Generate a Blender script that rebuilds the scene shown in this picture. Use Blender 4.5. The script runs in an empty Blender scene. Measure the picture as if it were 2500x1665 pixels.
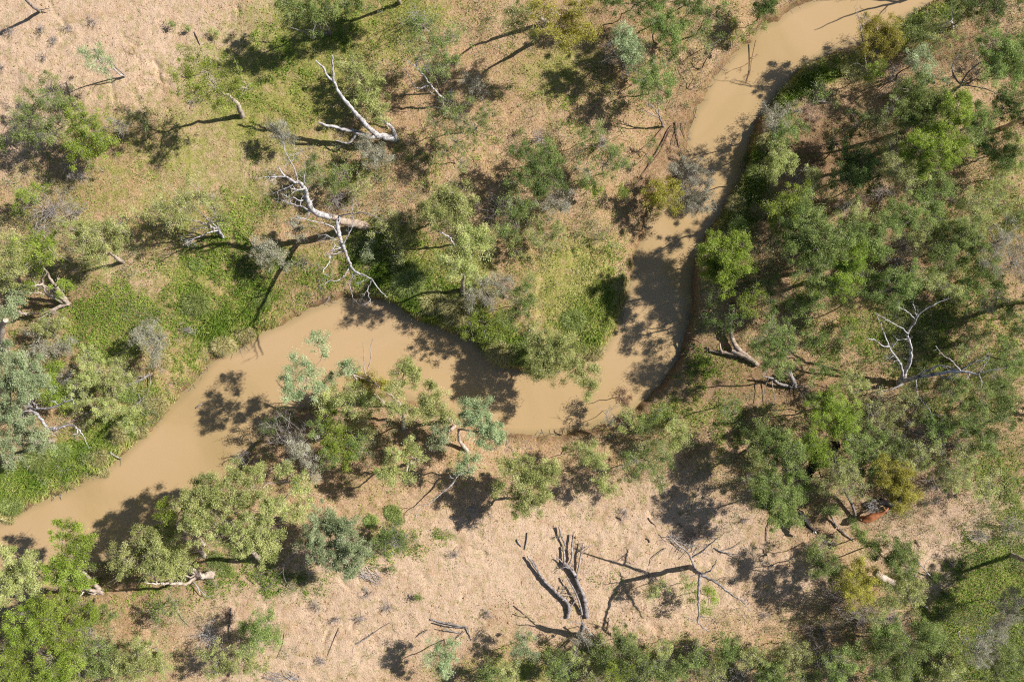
import bpy, math, random
import numpy as np
R = math.radians
sc = bpy.context.scene
col = sc.collection

# ---------------- camera, sky, sun, exposure ----------------
CAMZ, FP = 70.0, 1802.0
cam_d = bpy.data.cameras.new("camera"); cam = bpy.data.objects.new("camera", cam_d)
col.objects.link(cam); cam.location = (0, 0, CAMZ)
cam_d.sensor_width = 36; cam_d.lens = 36 * FP / 2500; cam_d.clip_end = 6000; cam_d.clip_start = 1
sc.camera = cam
SUN_EL, SUN_AZ = R(36), R(20)          # azimuth measured from +X towards +Y
w = bpy.data.worlds.new("World"); sc.world = w; w.use_nodes = True
nt = w.node_tree; sky = nt.nodes.new("ShaderNodeTexSky"); sky.sky_type = 'NISHITA'
sky.sun_disc = False; sky.sun_elevation = SUN_EL; sky.sun_rotation = R(90) - SUN_AZ
sky.dust_density = .6; sky.ozone_density = 1.6
nt.links.new(sky.outputs[0], nt.nodes["Background"].inputs[0])
nt.nodes["Background"].inputs[1].default_value = 0.055
sd = bpy.data.lights.new("sun", 'SUN'); so = bpy.data.objects.new("sun", sd); col.objects.link(so)
sd.energy = 4.9; sd.angle = R(0.5); sd.color = (1.0, 0.985, 0.955)
so.location = (60, 22, 60)
so.rotation_euler = (0, R(90) - SUN_EL, SUN_AZ)
sc.view_settings.view_transform = 'Standard'; sc.view_settings.look = 'None'
sc.view_settings.exposure = 0.75; sc.view_settings.gamma = 1
sc.cycles.use_denoising = False; sc.cycles.pixel_filter_type = 'BLACKMAN_HARRIS'; sc.cycles.filter_width = 1.15; sc.cycles.max_bounces = 5; sc.cycles.diffuse_bounces = 3; sc.cycles.transmission_bounces = 3
sc.cycles.glossy_bounces = 2; sc.cycles.caustics_reflective = False; sc.cycles.caustics_refractive = False

rng = np.random.default_rng(7)
def W(px, py, z=2.0):
    return np.array([(px - 1250) * (CAMZ - z) / FP, (832.5 - py) * (CAMZ - z) / FP, z])

# ---------------- mesh collecting helpers ----------------
class MB:
    def __init__(s): s.v = []; s.f = []; s.a = []; s.n = 0
    def add(s, v, f, a=None):
        v = np.asarray(v, dtype=np.float32); f = np.asarray(f, dtype=np.int32)
        if len(v) == 0: return
        s.v.append(v); s.f.append(f + s.n)
        s.a.append(np.full(len(v), .5, np.float32) if a is None else np.asarray(a, dtype=np.float32))
        s.n += len(v)
    def build(s, name, mat, parent=None, origin=(0, 0, 0), smooth=False, attrs=None):
        me = bpy.data.meshes.new(name)
        v = np.concatenate(s.v) - np.asarray(origin, dtype=np.float32)
        me.vertices.add(len(v)); me.vertices.foreach_set("co", v.ravel())
        tot = np.concatenate([np.full(len(f), f.shape[1], np.int32) for f in s.f])
        loops = np.concatenate([f.ravel() for f in s.f])
        me.loops.add(len(loops)); me.loops.foreach_set("vertex_index", loops)
        me.polygons.add(len(tot))
        st = np.zeros(len(tot), np.int32); st[1:] = np.cumsum(tot)[:-1]
        me.polygons.foreach_set("loop_start", st)
        if smooth: me.polygons.foreach_set("use_smooth", np.ones(len(tot), bool))
        at = me.attributes.new("v", 'FLOAT', 'POINT'); at.data.foreach_set("value", np.concatenate(s.a))
        for k, arr in (attrs or {}).items():
            t = me.attributes.new(k, 'FLOAT', 'POINT'); t.data.foreach_set("value", np.asarray(arr, np.float32))
        me.update(calc_edges=True)
        me.materials.append(mat)
        o = bpy.data.objects.new(name, me); col.objects.link(o)
        if parent is not None: o.parent = parent
        else: o.location = origin
        return o

def norm(a): return a / np.maximum(np.linalg.norm(a, axis=-1, keepdims=True), 1e-9)
def tube(mb, P, rad, sides=6, a=.5, knob=0.0):
    P = np.asarray(P, float); n = len(P); rad = np.broadcast_to(np.asarray(rad, float), (n,))
    T = np.gradient(P, axis=0); T = norm(T)
    ref = np.array([0.31, 0.17, 0.93]); U = norm(np.cross(T, ref)); V = np.cross(T, U)
    th = np.arange(sides) * 2 * math.pi / sides
    rr = rad[:, None] * (1 + knob * rng.uniform(-1, 1, (n, sides)))
    ring = P[:, None] + rr[..., None] * (np.cos(th)[None, :, None] * U[:, None] + np.sin(th)[None, :, None] * V[:, None])
    vs = ring.reshape(-1, 3); i = np.arange(n - 1)[:, None] * sides; j = np.arange(sides)[None]; j2 = (j + 1) % sides
    f = np.stack([i + j, i + j2, i + sides + j2, i + sides + j], -1).reshape(-1, 4)
    mb.add(vs, f, np.full(len(vs), a))
    e = n * sides - sides; c = np.arange(sides)
    mb.add(np.vstack([vs[e:], P[-1:] + T[-1:] * rad[-1] * .5]), np.stack([c, (c + 1) % sides, np.full(sides, sides)], -1), np.full(sides + 1, a))
    mb.add(np.vstack([vs[:sides], P[:1] - T[:1] * rad[0] * .2]), np.stack([(c + 1) % sides, c, np.full(sides, sides)], -1), np.full(sides + 1, a))
def segs(mb, A, B, ra, rb, a=None):
    A = np.asarray(A, float); B = np.asarray(B, float); n = len(A)
    if n == 0: return
    T = norm(B - A); U = norm(np.cross(T, np.array([.3, .9, .21]))); V = np.cross(T, U)
    ra = np.broadcast_to(ra, (n,)); rb = np.broadcast_to(rb, (n,))
    vs = []
    for C_, r_ in ((A, ra), (B, rb)):
        for k in range(3):
            t = k * 2.0944
            vs.append(C_ + r_[:, None] * (math.cos(t) * U + math.sin(t) * V))
    v = np.stack(vs, 1).reshape(-1, 3); b = np.arange(n)[:, None] * 6
    q = np.array([[0, 1, 4, 3], [1, 2, 5, 4], [2, 0, 3, 5]])
    f = (b[:, None] + q[None]).reshape(-1, 4)
    mb.add(v, f, None if a is None else np.repeat(a, 6))
def resample(P, n, wig=0.0, smooth=True):
    P = np.asarray(P, float)
    if len(P) > 2 and smooth:                       # catmull-rom like
        Q = np.vstack([2 * P[0] - P[1], P, 2 * P[-1] - P[-2]]); out = []
        for i in range(1, len(Q) - 2):
            t = np.linspace(0, 1, 6, endpoint=False)[:, None]
            p0, p1, p2, p3 = Q[i - 1:i + 3]
            out.append(.5 * ((2 * p1) + (-p0 + p2) * t + (2 * p0 - 5 * p1 + 4 * p2 - p3) * t ** 2 + (-p0 + 3 * p1 - 3 * p2 + p3) * t ** 3))
        P = np.vstack(out + [P[-1:]])
    d = np.r_[0, np.cumsum(np.linalg.norm(np.diff(P, axis=0), axis=1))]
    t = np.linspace(0, d[-1], n)
    R_ = np.stack([np.interp(t, d, P[:, k]) for k in range(3)], 1)
    if wig: R_[1:-1] += rng.normal(0, wig, (n - 2, 3))
    return R_
def leaves(mb, C, ln, wd, up=.35, droop=None, spread=None):
    n = len(C)
    D = rng.normal(size=(n, 3))
    if droop is not None: D = norm(D) + np.array(droop)
    D = norm(D); N = norm(rng.normal(size=(n, 3)) + np.array([0, 0, up * 2])); S = norm(np.cross(D, N))
    L = ln * rng.uniform(.6, 1.3, (n, 1)); Wd = wd * rng.uniform(.7, 1.3, (n, 1))
    v = np.stack([C - D * L * .5, C + S * Wd * .5, C + D * L * .5, C - S * Wd * .5], 1).reshape(-1, 3)
    f = np.arange(n * 4).reshape(-1, 4)
    return v, f

# ---------------- noise ----------------
def _h(ix, iy, s):
    n = (ix * 374761393 + iy * 668265263 + s * 1442695041) & 0xffffffff
    n = ((n ^ (n >> 13)) * 1274126177) & 0xffffffff
    return ((n ^ (n >> 16)) & 0xffff) / 65535.0
def vnoise(x, y, s=0):
    x = np.asarray(x, float); y = np.asarray(y, float)
    ix = np.floor(x).astype(np.int64); iy = np.floor(y).astype(np.int64)
    fx = x - ix; fy = y - iy; fx = fx * fx * (3 - 2 * fx); fy = fy * fy * (3 - 2 * fy)
    a = _h(ix, iy, s); b = _h(ix + 1, iy, s); c = _h(ix, iy + 1, s); d = _h(ix + 1, iy + 1, s)
    return (a * (1 - fx) + b * fx) * (1 - fy) + (c * (1 - fx) + d * fx) * fy
def fbm(x, y, o=4, s=0):
    t = 0; a = .5; m = 0
    for k in range(o):
        t = t + a * vnoise(x * 2 ** k + 17.3 * k, y * 2 ** k - 9.1 * k, s + k); m += a; a *= .55
    return t / m

# ---------------- tags ----------------
def tag(o, label=None, cat=None, group=None, kind=None):
    if label: o['label'] = label
    if cat: o['category'] = cat
    if group: o['group'] = group
    if kind: o['kind'] = kind
    return o
def empty(name, loc):
    o = bpy.data.objects.new(name, None); col.objects.link(o); o.location = [float(q) for q in loc]
    o.empty_display_size = .3
    return o

# ---------------- materials ----------------
def srgb(r, g, b):
    f = lambda c: (c / 255 / 12.92) if c <= 10 else ((c / 255 + .055) / 1.055) ** 2.4
    return (f(r), f(g), f(b), 1)
def newmat(name):
    m = bpy.data.materials.new(name); m.use_nodes = True
    t = m.node_tree; p = t.nodes["Principled BSDF"]; p.inputs["Roughness"].default_value = .8
    p.inputs["Specular IOR Level"].default_value = .2
    return m, t, p
def N(t, kind, **kw):
    n = t.nodes.new(kind)
    for k, v in kw.items():
        if k.startswith("i_"): n.inputs[k[2:].replace("_", " ")].default_value = v
        else: setattr(n, k, v)
    return n
def ramp(t, fac, stops):
    r = t.nodes.new("ShaderNodeValToRGB"); e = r.color_ramp.elements
    e[0].position, e[0].color = stops[0]; e[1].position, e[1].color = stops[-1]
    for p_, c_ in stops[1:-1]:
        q = e.new(p_); q.color = c_
    t.links.new(fac, r.inputs[0]); return r.outputs[0]
def leafmat(name, dark, mid, light, transl=.38):
    m, t, p = newmat(name)
    at = N(t, "ShaderNodeAttribute", attribute_name="v")
    oi = N(t, "ShaderNodeObjectInfo")
    c = ramp(t, at.outputs["Fac"], [(0, dark), (.5, mid), (1, light)])
    hs = t.nodes.new("ShaderNodeHueSaturation")
    mr = N(t, "ShaderNodeMapRange"); mr.inputs[3].default_value = .49; mr.inputs[4].default_value = .505
    t.links.new(oi.outputs["Random"], mr.inputs[0]); t.links.new(mr.outputs[0], hs.inputs["Hue"])
    mv = N(t, "ShaderNodeMapRange"); mv.inputs[3].default_value = .85; mv.inputs[4].default_value = 1.15
    t.links.new(oi.outputs["Random"], mv.inputs[0]); t.links.new(mv.outputs[0], hs.inputs["Value"])
    t.links.new(c, hs.inputs["Color"])
    t.links.new(hs.outputs[0], p.inputs["Base Color"]); p.inputs["Roughness"].default_value = .55
    tr = t.nodes.new("ShaderNodeBsdfTranslucent"); t.links.new(hs.outputs[0], tr.inputs[0])
    mx = t.nodes.new("ShaderNodeMixShader"); mx.inputs[0].default_value = transl
    t.links.new(p.outputs[0], mx.inputs[1]); t.links.new(tr.outputs[0], mx.inputs[2])
    t.links.new(mx.outputs[0], t.nodes["Material Output"].inputs[0])
    return m
LM = {
 'Y': leafmat("bright_green_leaves", srgb(104, 122, 42), srgb(146, 164, 62), srgb(190, 204, 98)),
 'G': leafmat("green_leaves", srgb(92, 110, 54), srgb(138, 156, 82), srgb(186, 196, 122)),
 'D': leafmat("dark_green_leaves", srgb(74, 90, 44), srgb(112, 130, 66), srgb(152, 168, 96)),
 'P': leafmat("pale_green_leaves", srgb(130, 140, 76), srgb(178, 184, 110), srgb(222, 222, 154)),
 'T': leafmat("blue_green_leaves", srgb(124, 140, 96), srgb(168, 182, 132), srgb(212, 220, 174)),
 'S': leafmat("grey_leaves", srgb(128, 126, 104), srgb(172, 168, 142), srgb(210, 206, 184)),
 'O': leafmat("olive_yellow_leaves", srgb(130, 124, 50), srgb(174, 166, 72), srgb(208, 200, 104)),
 'B': leafmat("brown_leaves", srgb(96, 74, 56), srgb(134, 104, 82), srgb(172, 140, 114)),
 'K': leafmat("pinkish_dry_leaves", srgb(160, 136, 108), srgb(196, 168, 138), srgb(218, 194, 166)),
}
def barkmat(name, c1, c2, c3, scale=3.0, bump=.4, stain=0):
    m, t, p = newmat(name)
    tc = t.nodes.new("ShaderNodeTexCoord")
    n1 = N(t, "ShaderNodeTexNoise"); n1.inputs["Scale"].default_value = scale; n1.inputs["Detail"].default_value = 6
    n1.inputs["Roughness"].default_value = .7
    t.links.new(tc.outputs["Object"], n1.inputs[0])
    c = ramp(t, n1.outputs["Fac"], [(.32, c1), (.5, c2), (.66, c3)])
    if stain:
        ns = N(t, "ShaderNodeTexNoise"); ns.inputs["Scale"].default_value = 1.7; ns.inputs["Detail"].default_value = 7; ns.inputs["Roughness"].default_value = .75; ns.inputs["Distortion"].default_value = .6
        t.links.new(tc.outputs["Object"], ns.inputs[0]); mk = N(t, "ShaderNodeMapRange"); mk.inputs[1].default_value = .53; mk.inputs[2].default_value = .60
        mk.inputs[4].default_value = stain; t.links.new(ns.outputs["Fac"], mk.inputs[0]); mx = t.nodes.new("ShaderNodeMix"); mx.data_type = 'RGBA'
        t.links.new(mk.outputs[0], mx.inputs[0]); t.links.new(c, mx.inputs[6]); mx.inputs[7].default_value = srgb(66, 60, 60); c = mx.outputs[2]
    t.links.new(c, p.inputs["Base Color"])
    b = N(t, "ShaderNodeBump"); b.inputs["Strength"].default_value = bump; b.inputs["Distance"].default_value = .05
    n2 = N(t, "ShaderNodeTexNoise"); n2.inputs["Scale"].default_value = 16; n2.inputs["Detail"].default_value = 4
    t.links.new(tc.outputs["Object"], n2.inputs[0]); t.links.new(n2.outputs["Fac"], b.inputs["Height"])
    t.links.new(b.outputs[0], p.inputs["Normal"])
    return m
BM = {
 'white': barkmat("white_deadwood", srgb(104, 96, 92), srgb(176, 168, 164), srgb(212, 206, 202), 3.5, .9, .75),
 'grey': barkmat("grey_deadwood", srgb(80, 72, 68), srgb(134, 124, 118), srgb(182, 172, 164), 3.5, .7, .3),
 'dark': barkmat("dark_deadwood", srgb(56, 44, 38), srgb(92, 76, 66), srgb(134, 118, 106)),
 'tan': barkmat("weathered_tan_trunk", srgb(104, 86, 72), srgb(156, 136, 118), srgb(186, 168, 150), 4, .9, .35),
 'gum': barkmat("pale_gum_bark", srgb(120, 100, 86), srgb(170, 152, 136), srgb(200, 186, 170), 2.2, .6),
 'twig': barkmat("grey_twigs", srgb(120, 110, 102), srgb(160, 148, 140), srgb(194, 184, 176)),
 'brown': barkmat("brown_wood", srgb(84, 62, 48), srgb(128, 98, 76), srgb(166, 136, 112)),
}

# ---------------- river outline (shores traced at water level) ----------------
LEFT = [(-900,1720),(-450,1480),(-160,1345),(0,1273),(22,1270),(48,1248),(92,1226),(147,1204),(183,1185),(227,1163),(250,1162),(264,1138),(293,1119),(315,1097),(357,1058),(386,1029),(421,986),(464,947),(493,915),(514,886),(536,863),(571,860),(607,842),(643,811),(707,783),(757,754),(796,740),(850,729),(904,726),(943,733),(979,754),(1021,783),(1075,797),(1114,815),(1150,829),(1171,847),(1186,865),(1214,894),(1261,901),(1300,912),(1350,905),(1400,885),(1440,865),(1476,851),(1490,822),(1508,804),(1515,772),(1529,729),(1540,686),(1547,640),(1554,604),(1569,569),(1583,518),(1633,464),(1660,410),(1672,375),(1679,321),(1697,271),(1719,246),(1722,225),(1740,193),(1769,157),(1797,129),(1829,110),(1845,80),(1865,58),(1896,50),(1924,25),(1967,7),(1986,0),(2100,-60),(2400,-220),(3000,-560)]
RIGHT = [(3300,-460),(2700,-200),(2400,-70),(2285,0),(2239,29),(2203,50),(2150,85),(2117,100),(2089,111),(2039,125),(1996,143),(1956,164),(1928,196),(1899,229),(1878,264),(1840,304),(1829,339),(1819,393),(1804,446),(1779,493),(1740,554),(1711,594),(1694,640),(1688,683),(1688,740),(1677,790),(1672,826),(1651,879),(1626,919),(1597,954),(1561,990),(1520,1015),(1461,1036),(1433,1047),(1383,1058),(1311,1063),(1240,1061),(1180,1045),(1098,1010),(1050,990),(980,968),(900,958),(830,968),(777,985),(713,1012),(680,1030),(646,1054),(621,1090),(601,1130),(565,1156),(532,1185),(490,1225),(451,1258),(385,1315),(293,1350),(220,1390),(150,1432),(80,1465),(0,1505),(-160,1580),(-450,1720),(-900,1960)]
POLY = np.array([W(x, y, 0.0)[:2] for x, y in LEFT + RIGHT])
def shore(x, y):
    """signed distance to the water edge (negative in the water) and how far the bank faces away from the sun"""
    x = np.asarray(x, float).ravel(); y = np.asarray(y, float).ravel()
    out = np.empty(len(x)); fac = np.empty(len(x))
    A = POLY; B = np.roll(POLY, -1, 0)
    for s in range(0, len(x), 40000):
        X = x[s:s + 40000]; Y = y[s:s + 40000]
        best = np.full(len(X), 1e18); bx = np.zeros(len(X)); by = np.zeros(len(X)); ins = np.zeros(len(X), bool)
        for (ax, ay), (cx, cy) in zip(A, B):
            dx, dy = cx - ax, cy - ay; L = dx * dx + dy * dy
            t = np.clip(((X - ax) * dx + (Y - ay) * dy) / L, 0, 1)
            qx = X - ax - t * dx; qy = Y - ay - t * dy; d = qx * qx + qy * qy
            m = d < best; best = np.where(m, d, best); bx = np.where(m, qx, bx); by = np.where(m, qy, by)
            if ay != cy:
                c = ((ay > Y) != (cy > Y)) & (X < dx * (Y - ay) / (cy - ay) + ax); ins ^= c
        d = np.sqrt(best); dd = np.maximum(d, 1e-6)
        out[s:s + 40000] = np.where(ins, -d, d)
        fac[s:s + 40000] = np.clip((bx * math.cos(SUN_AZ) + by * math.sin(SUN_AZ)) / dd, 0, 1)
    return out, fac
# cracks, hollows and little wash-outs in the dry soil
GROOVES = [([(118, 4), (140, 40), (168, 70), (174, 105), (192, 120)], 3.2, .22), ([(300, 85), (312, 102), (334, 116)], 3.5, .3), ([(352, 108), (362, 118)], 4, .25), ([(362, 152), (378, 150), (390, 166)], 4.5, .4), ([(386, 175), (392, 200), (410, 206)], 3.5, .3),
 ([(270, 196), (273, 222), (280, 246)], 4.5, .4), ([(345, 350), (352, 366)], 5, .4), ([(412, 266), (416, 290)], 4.5, .35), ([(578, 18), (582, 32)], 5, .4), ([(338, 140), (338, 150)], 4, .3),
 ([(1588, 1250), (1596, 1268)], 6, .4), ([(828, 1412), (853, 1438)], 5, .3), ([(800, 1545), (792, 1560)], 5, .4), ([(862, 1524), (860, 1530)], 5, .35), ([(1175, 1345), (1182, 1358)], 7, .25), ([(1130, 1456), (1127, 1468)], 5, .35), ([(1030, 1405), (1045, 1420)], 7, .25), ([(1510, 1255), (1512, 1282)], 4, .25), ([(1590, 1525), (1606, 1532)], 7, .3),
 ([(1420, 612), (1436, 600), (1440, 618)], 7, .45), ([(1394, 604), (1402, 625)], 6, .4), ([(1545, 700), (1538, 730)], 5, .3), ([(1700, 1180), (1690, 1200)], 4, .25), ([(640, 790), (660, 770), (700, 755)], 7, .3), ([(320, 1480), (310, 1500)], 4, .2), ([(2350, 1440), (2310, 1462)], 4, .2), ([(1300, 330), (1330, 370)], 5, .2)]
def sm(a, b, x): t = np.clip((x - a) / (b - a), 0, 1); return t * t * (3 - 2 * t)
def height(x, y, full=False):
    d, f = shore(x, y)
    d2 = d + (fbm(x / 1.0, y / 1.0, 4, 5) - .5) * .85 * np.exp(-np.abs(d) / 3)
    a = .28 + .95 * f * sm(0, 1, vnoise(x / 7, y / 7, 9) + .45)
    h = a * sm(0, .5, d2) + (2.0 - a) * (1 - np.exp(-np.maximum(d2 - .1, 0) / 4.2)) + .06 * sm(0, .1, d2)
    h = h + (fbm(x / 9, y / 9, 3, 21) - .5) * .5 * sm(1, 6, d)
    wl = .35 + 1.1 * sm(.35, .7, fbm(x / 4.5, y / 4.5, 3, 37))
    rough = wl * (fbm(x / .7, y / .7, 4, 31) - .5) * .13 + (vnoise(x / .28, y / .28, 44) - .5) * .055
    h = h + rough * sm(.05, .8, d)
    px = 1250 + FP * x / 68; py = 832.5 - FP * y / 68; wob_ = (fbm(x / .8, y / .8, 3, 39) - .5) * 9
    for L_, wdt, dep in GROOVES:
        for (x0, y0), (x1, y1) in zip(L_[:-1], L_[1:]):
            k = (px > min(x0, x1) - 25) & (px < max(x0, x1) + 25) & (py > min(y0, y1) - 25) & (py < max(y0, y1) + 25)
            if not k.any(): continue
            dx, dy = x1 - x0, y1 - y0; t = np.clip(((px[k] - x0) * dx + (py[k] - y0) * dy) / max(dx * dx + dy * dy, 1e-6), 0, 1)
            q = np.hypot(px[k] - x0 - t * dx + wob_[k], py[k] - y0 - t * dy - wob_[k]); h[k] -= dep * .42 * np.exp(-(q / (wdt * .8)) ** 2) * (.4 + 1.2 * vnoise(x[k] / .5, y[k] / .5, 40))
    h = np.where(d2 <= 0, -.8 * (1 - np.exp(np.minimum(d2, 0) / 1.2)) - .02, h)
    return (h, d, f) if full else h
def gz(px, py):
    """ground point seen at a photo pixel"""
    z = 2.0
    for _ in range(4):
        p = W(px, py, z); z = max(float(height(np.array([p[0]]), np.array([p[1]]))[0]), -.05)
    return W(px, py, z)
# ---------------- ground cover maps (world space) ----------------
def blobs(x, y, L):
    px = 1250 + FP * x / 68; py = 832.5 - FP * y / 68
    out = np.zeros_like(x)
    for cx, cy, rx, ry, ang, a in L:
        c, s_ = math.cos(R(ang)), math.sin(R(ang)); u = (px - cx) * c + (py - cy) * s_; v = -(px - cx) * s_ + (py - cy) * c
        q = (u / rx) ** 2 + (v / ry) ** 2
        out = np.maximum(out, a * np.exp(-np.clip(q, 0, 40) ** 1.5 * .7))
    return out
GRASS = [(700,200,150,170,0,1),(560,200,110,100,0,.75),(820,70,190,80,0,1),(960,30,120,50,0,1),(640,290,120,90,0,.8),(430,360,240,110,0,.55),(300,470,220,90,0,.35),
 (480,470,200,110,0,.45),(120,620,260,110,0,.3),(1380,170,120,70,0,.6),(530,770,95,80,0,1),(620,740,70,60,0,.7),(470,700,80,90,0,.9),(1010,680,150,70,15,1),(1110,660,90,70,0,.9),
 (1080,750,110,50,20,1),(930,600,100,60,0,.9),(1420,720,110,130,0,1),(1450,800,70,80,0,1),(1330,650,80,60,0,.5),(70,1170,130,60,-20,1),(170,1120,110,60,-25,1),(260,1060,90,50,-35,.8),(340,990,80,60,-40,.6),(430,880,90,50,-50,.5),
 (1800,540,50,90,20,.8),(1840,430,50,110,15,.8),(1790,640,60,60,0,.5),(2010,170,110,30,-22,.9),(1940,220,60,40,-40,.9),(2260,50,110,40,-25,.8),(1250,840,120,50,15,.9),(1180,790,80,50,20,.9),
 (1640,50,60,60,0,.3),(640,90,80,80,0,.8),(440,560,120,60,0,.5),(260,660,100,60,0,.3),(2400,560,100,100,0,.4),(760,650,90,50,0,.6),(1740,900,60,30,0,.4),(1400,1000,10,10,0,0),(1640,1020,120,40,-15,.45),(1290,1640,150,40,0,.6)]
HERB = [(620,200,110,90,0,.5),(820,60,120,70,0,.5),(690,150,90,80,0,.5),(60,1170,120,50,-20,.5),(300,770,130,80,0,1.35),(260,840,120,70,0,1.1),(400,720,70,40,0,.4),(620,500,90,80,0,.9),(560,560,90,70,0,1),(620,650,90,80,0,1),(500,620,90,70,0,.8),(690,700,60,50,0,.8),(470,720,50,60,0,.8),
 (880,450,90,70,0,.5),(1000,400,90,60,0,.35),(930,590,90,50,0,.8),(1150,380,100,60,0,.3),(1400,300,100,90,0,.35),(2160,800,120,110,0,.9),(2250,840,120,90,0,.9),(2060,860,90,80,0,.6),(2360,740,110,90,0,.8),
 (2430,880,90,90,0,.7),(2300,980,120,70,0,.6),(2440,1420,130,120,0,1.6),(2350,1500,110,80,-35,1.6),(2440,1590,140,100,0,1.6),(2450,1150,90,110,0,.9),(2490,1260,60,60,0,.9),(2290,1600,120,80,0,.9),(2420,1320,70,40,0,.5),
 (400,1440,100,50,0,.6),(540,1420,90,60,0,.7),(700,1430,100,35,-5,1),(640,1390,80,50,0,.8),(900,1345,60,40,0,.6),(960,1330,70,40,0,.8),(1090,1310,40,18,0,1),(1790,1040,90,60,0,.5),(1900,1040,60,60,0,.5),
 (2420,480,90,80,0,.5),(2330,560,80,60,0,.5),(1330,420,90,80,0,.3),(640,100,60,80,0,.5),(730,90,120,60,0,.7),(1180,300,70,50,0,.35),(2190,1440,60,60,0,.6),(1530,1610,300,60,0,.5),(1480,1420,40,20,0,.2),(1720,880,60,90,0,.4),
 (110,820,160,80,0,.6),(230,930,160,70,0,.8),(330,1000,80,60,0,.5),(2330,690,120,60,0,.5),(1720,850,40,40,0,.6),(1980,760,60,90,0,.5),(1840,1110,60,40,0,.4),(30,1260,60,20,0,.4),(420,640,70,40,0,.4),(1020,100,60,60,0,.4)]
PALE = [(230,80,420,190,0,1),(60,180,160,190,0,1),(380,140,200,110,0,.8),(900,1470,420,150,-8,1),(1300,1380,360,150,0,1),(1650,1330,260,130,0,1),(1500,1480,300,90,0,.8),(2330,1300,190,90,-10,1),(1930,1420,90,80,0,.9),(2280,1400,80,70,0,.8),
 (750,1560,260,120,0,1),(1560,1240,260,80,0,.6),(330,660,170,80,0,.35),(2140,1260,120,50,0,.6),(700,1640,200,80,0,.9),(1750,1450,160,60,0,.8),(1600,1560,200,40,0,.5),(560,380,220,100,0,.35)]
DARKW = [(1640,330,40,140,25,.8),(1600,440,50,80,30,.7),(1440,1060,140,25,0,.5),(680,700,120,30,-25,.5),(2330,120,150,50,0,.8),(1980,980,80,40,0,.3),(1720,300,25,90,25,.5),(2020,360,130,80,-10,.9),(1850,620,60,150,15,.8),(1850,930,200,70,10,.7),(2250,640,250,120,0,.5),(2150,1250,200,70,0,.4),(900,1080,200,70,0,.3),(1560,60,150,40,0,.5),(150,730,140,50,0,.5),(260,1400,140,60,0,.5),(1300,560,160,50,0,.3)]

# ---------------- ground sheet ----------------
def axis(lo, hi, step):
    c = np.arange(lo, hi + step * .5, step); o = [0.]; s = step
    while o[-1] < 2400: s *= 1.35; o.append(o[-1] + s)
    o = np.array(o[1:]); return np.r_[(lo - o)[::-1], c, c[-1] + o]
gx = axis(-52, 52, .17); gy = axis(-36, 36, .17)
X, Y = np.meshgrid(gx, gy); xf, yf = X.ravel(), Y.ravel()
zf, df, ff = height(xf, yf, True)
gr = blobs(xf, yf, GRASS); he = blobs(xf, yf, HERB); pa = blobs(xf, yf, PALE); dk = blobs(xf, yf, DARKW)
far = sm(55, 75, np.hypot(xf * .8, yf)); pa = np.maximum(pa, far * .6 * vnoise(xf / 20, yf / 20, 3)); gr = np.maximum(gr, far * .7 * vnoise(xf / 15, yf / 15, 4))

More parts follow.
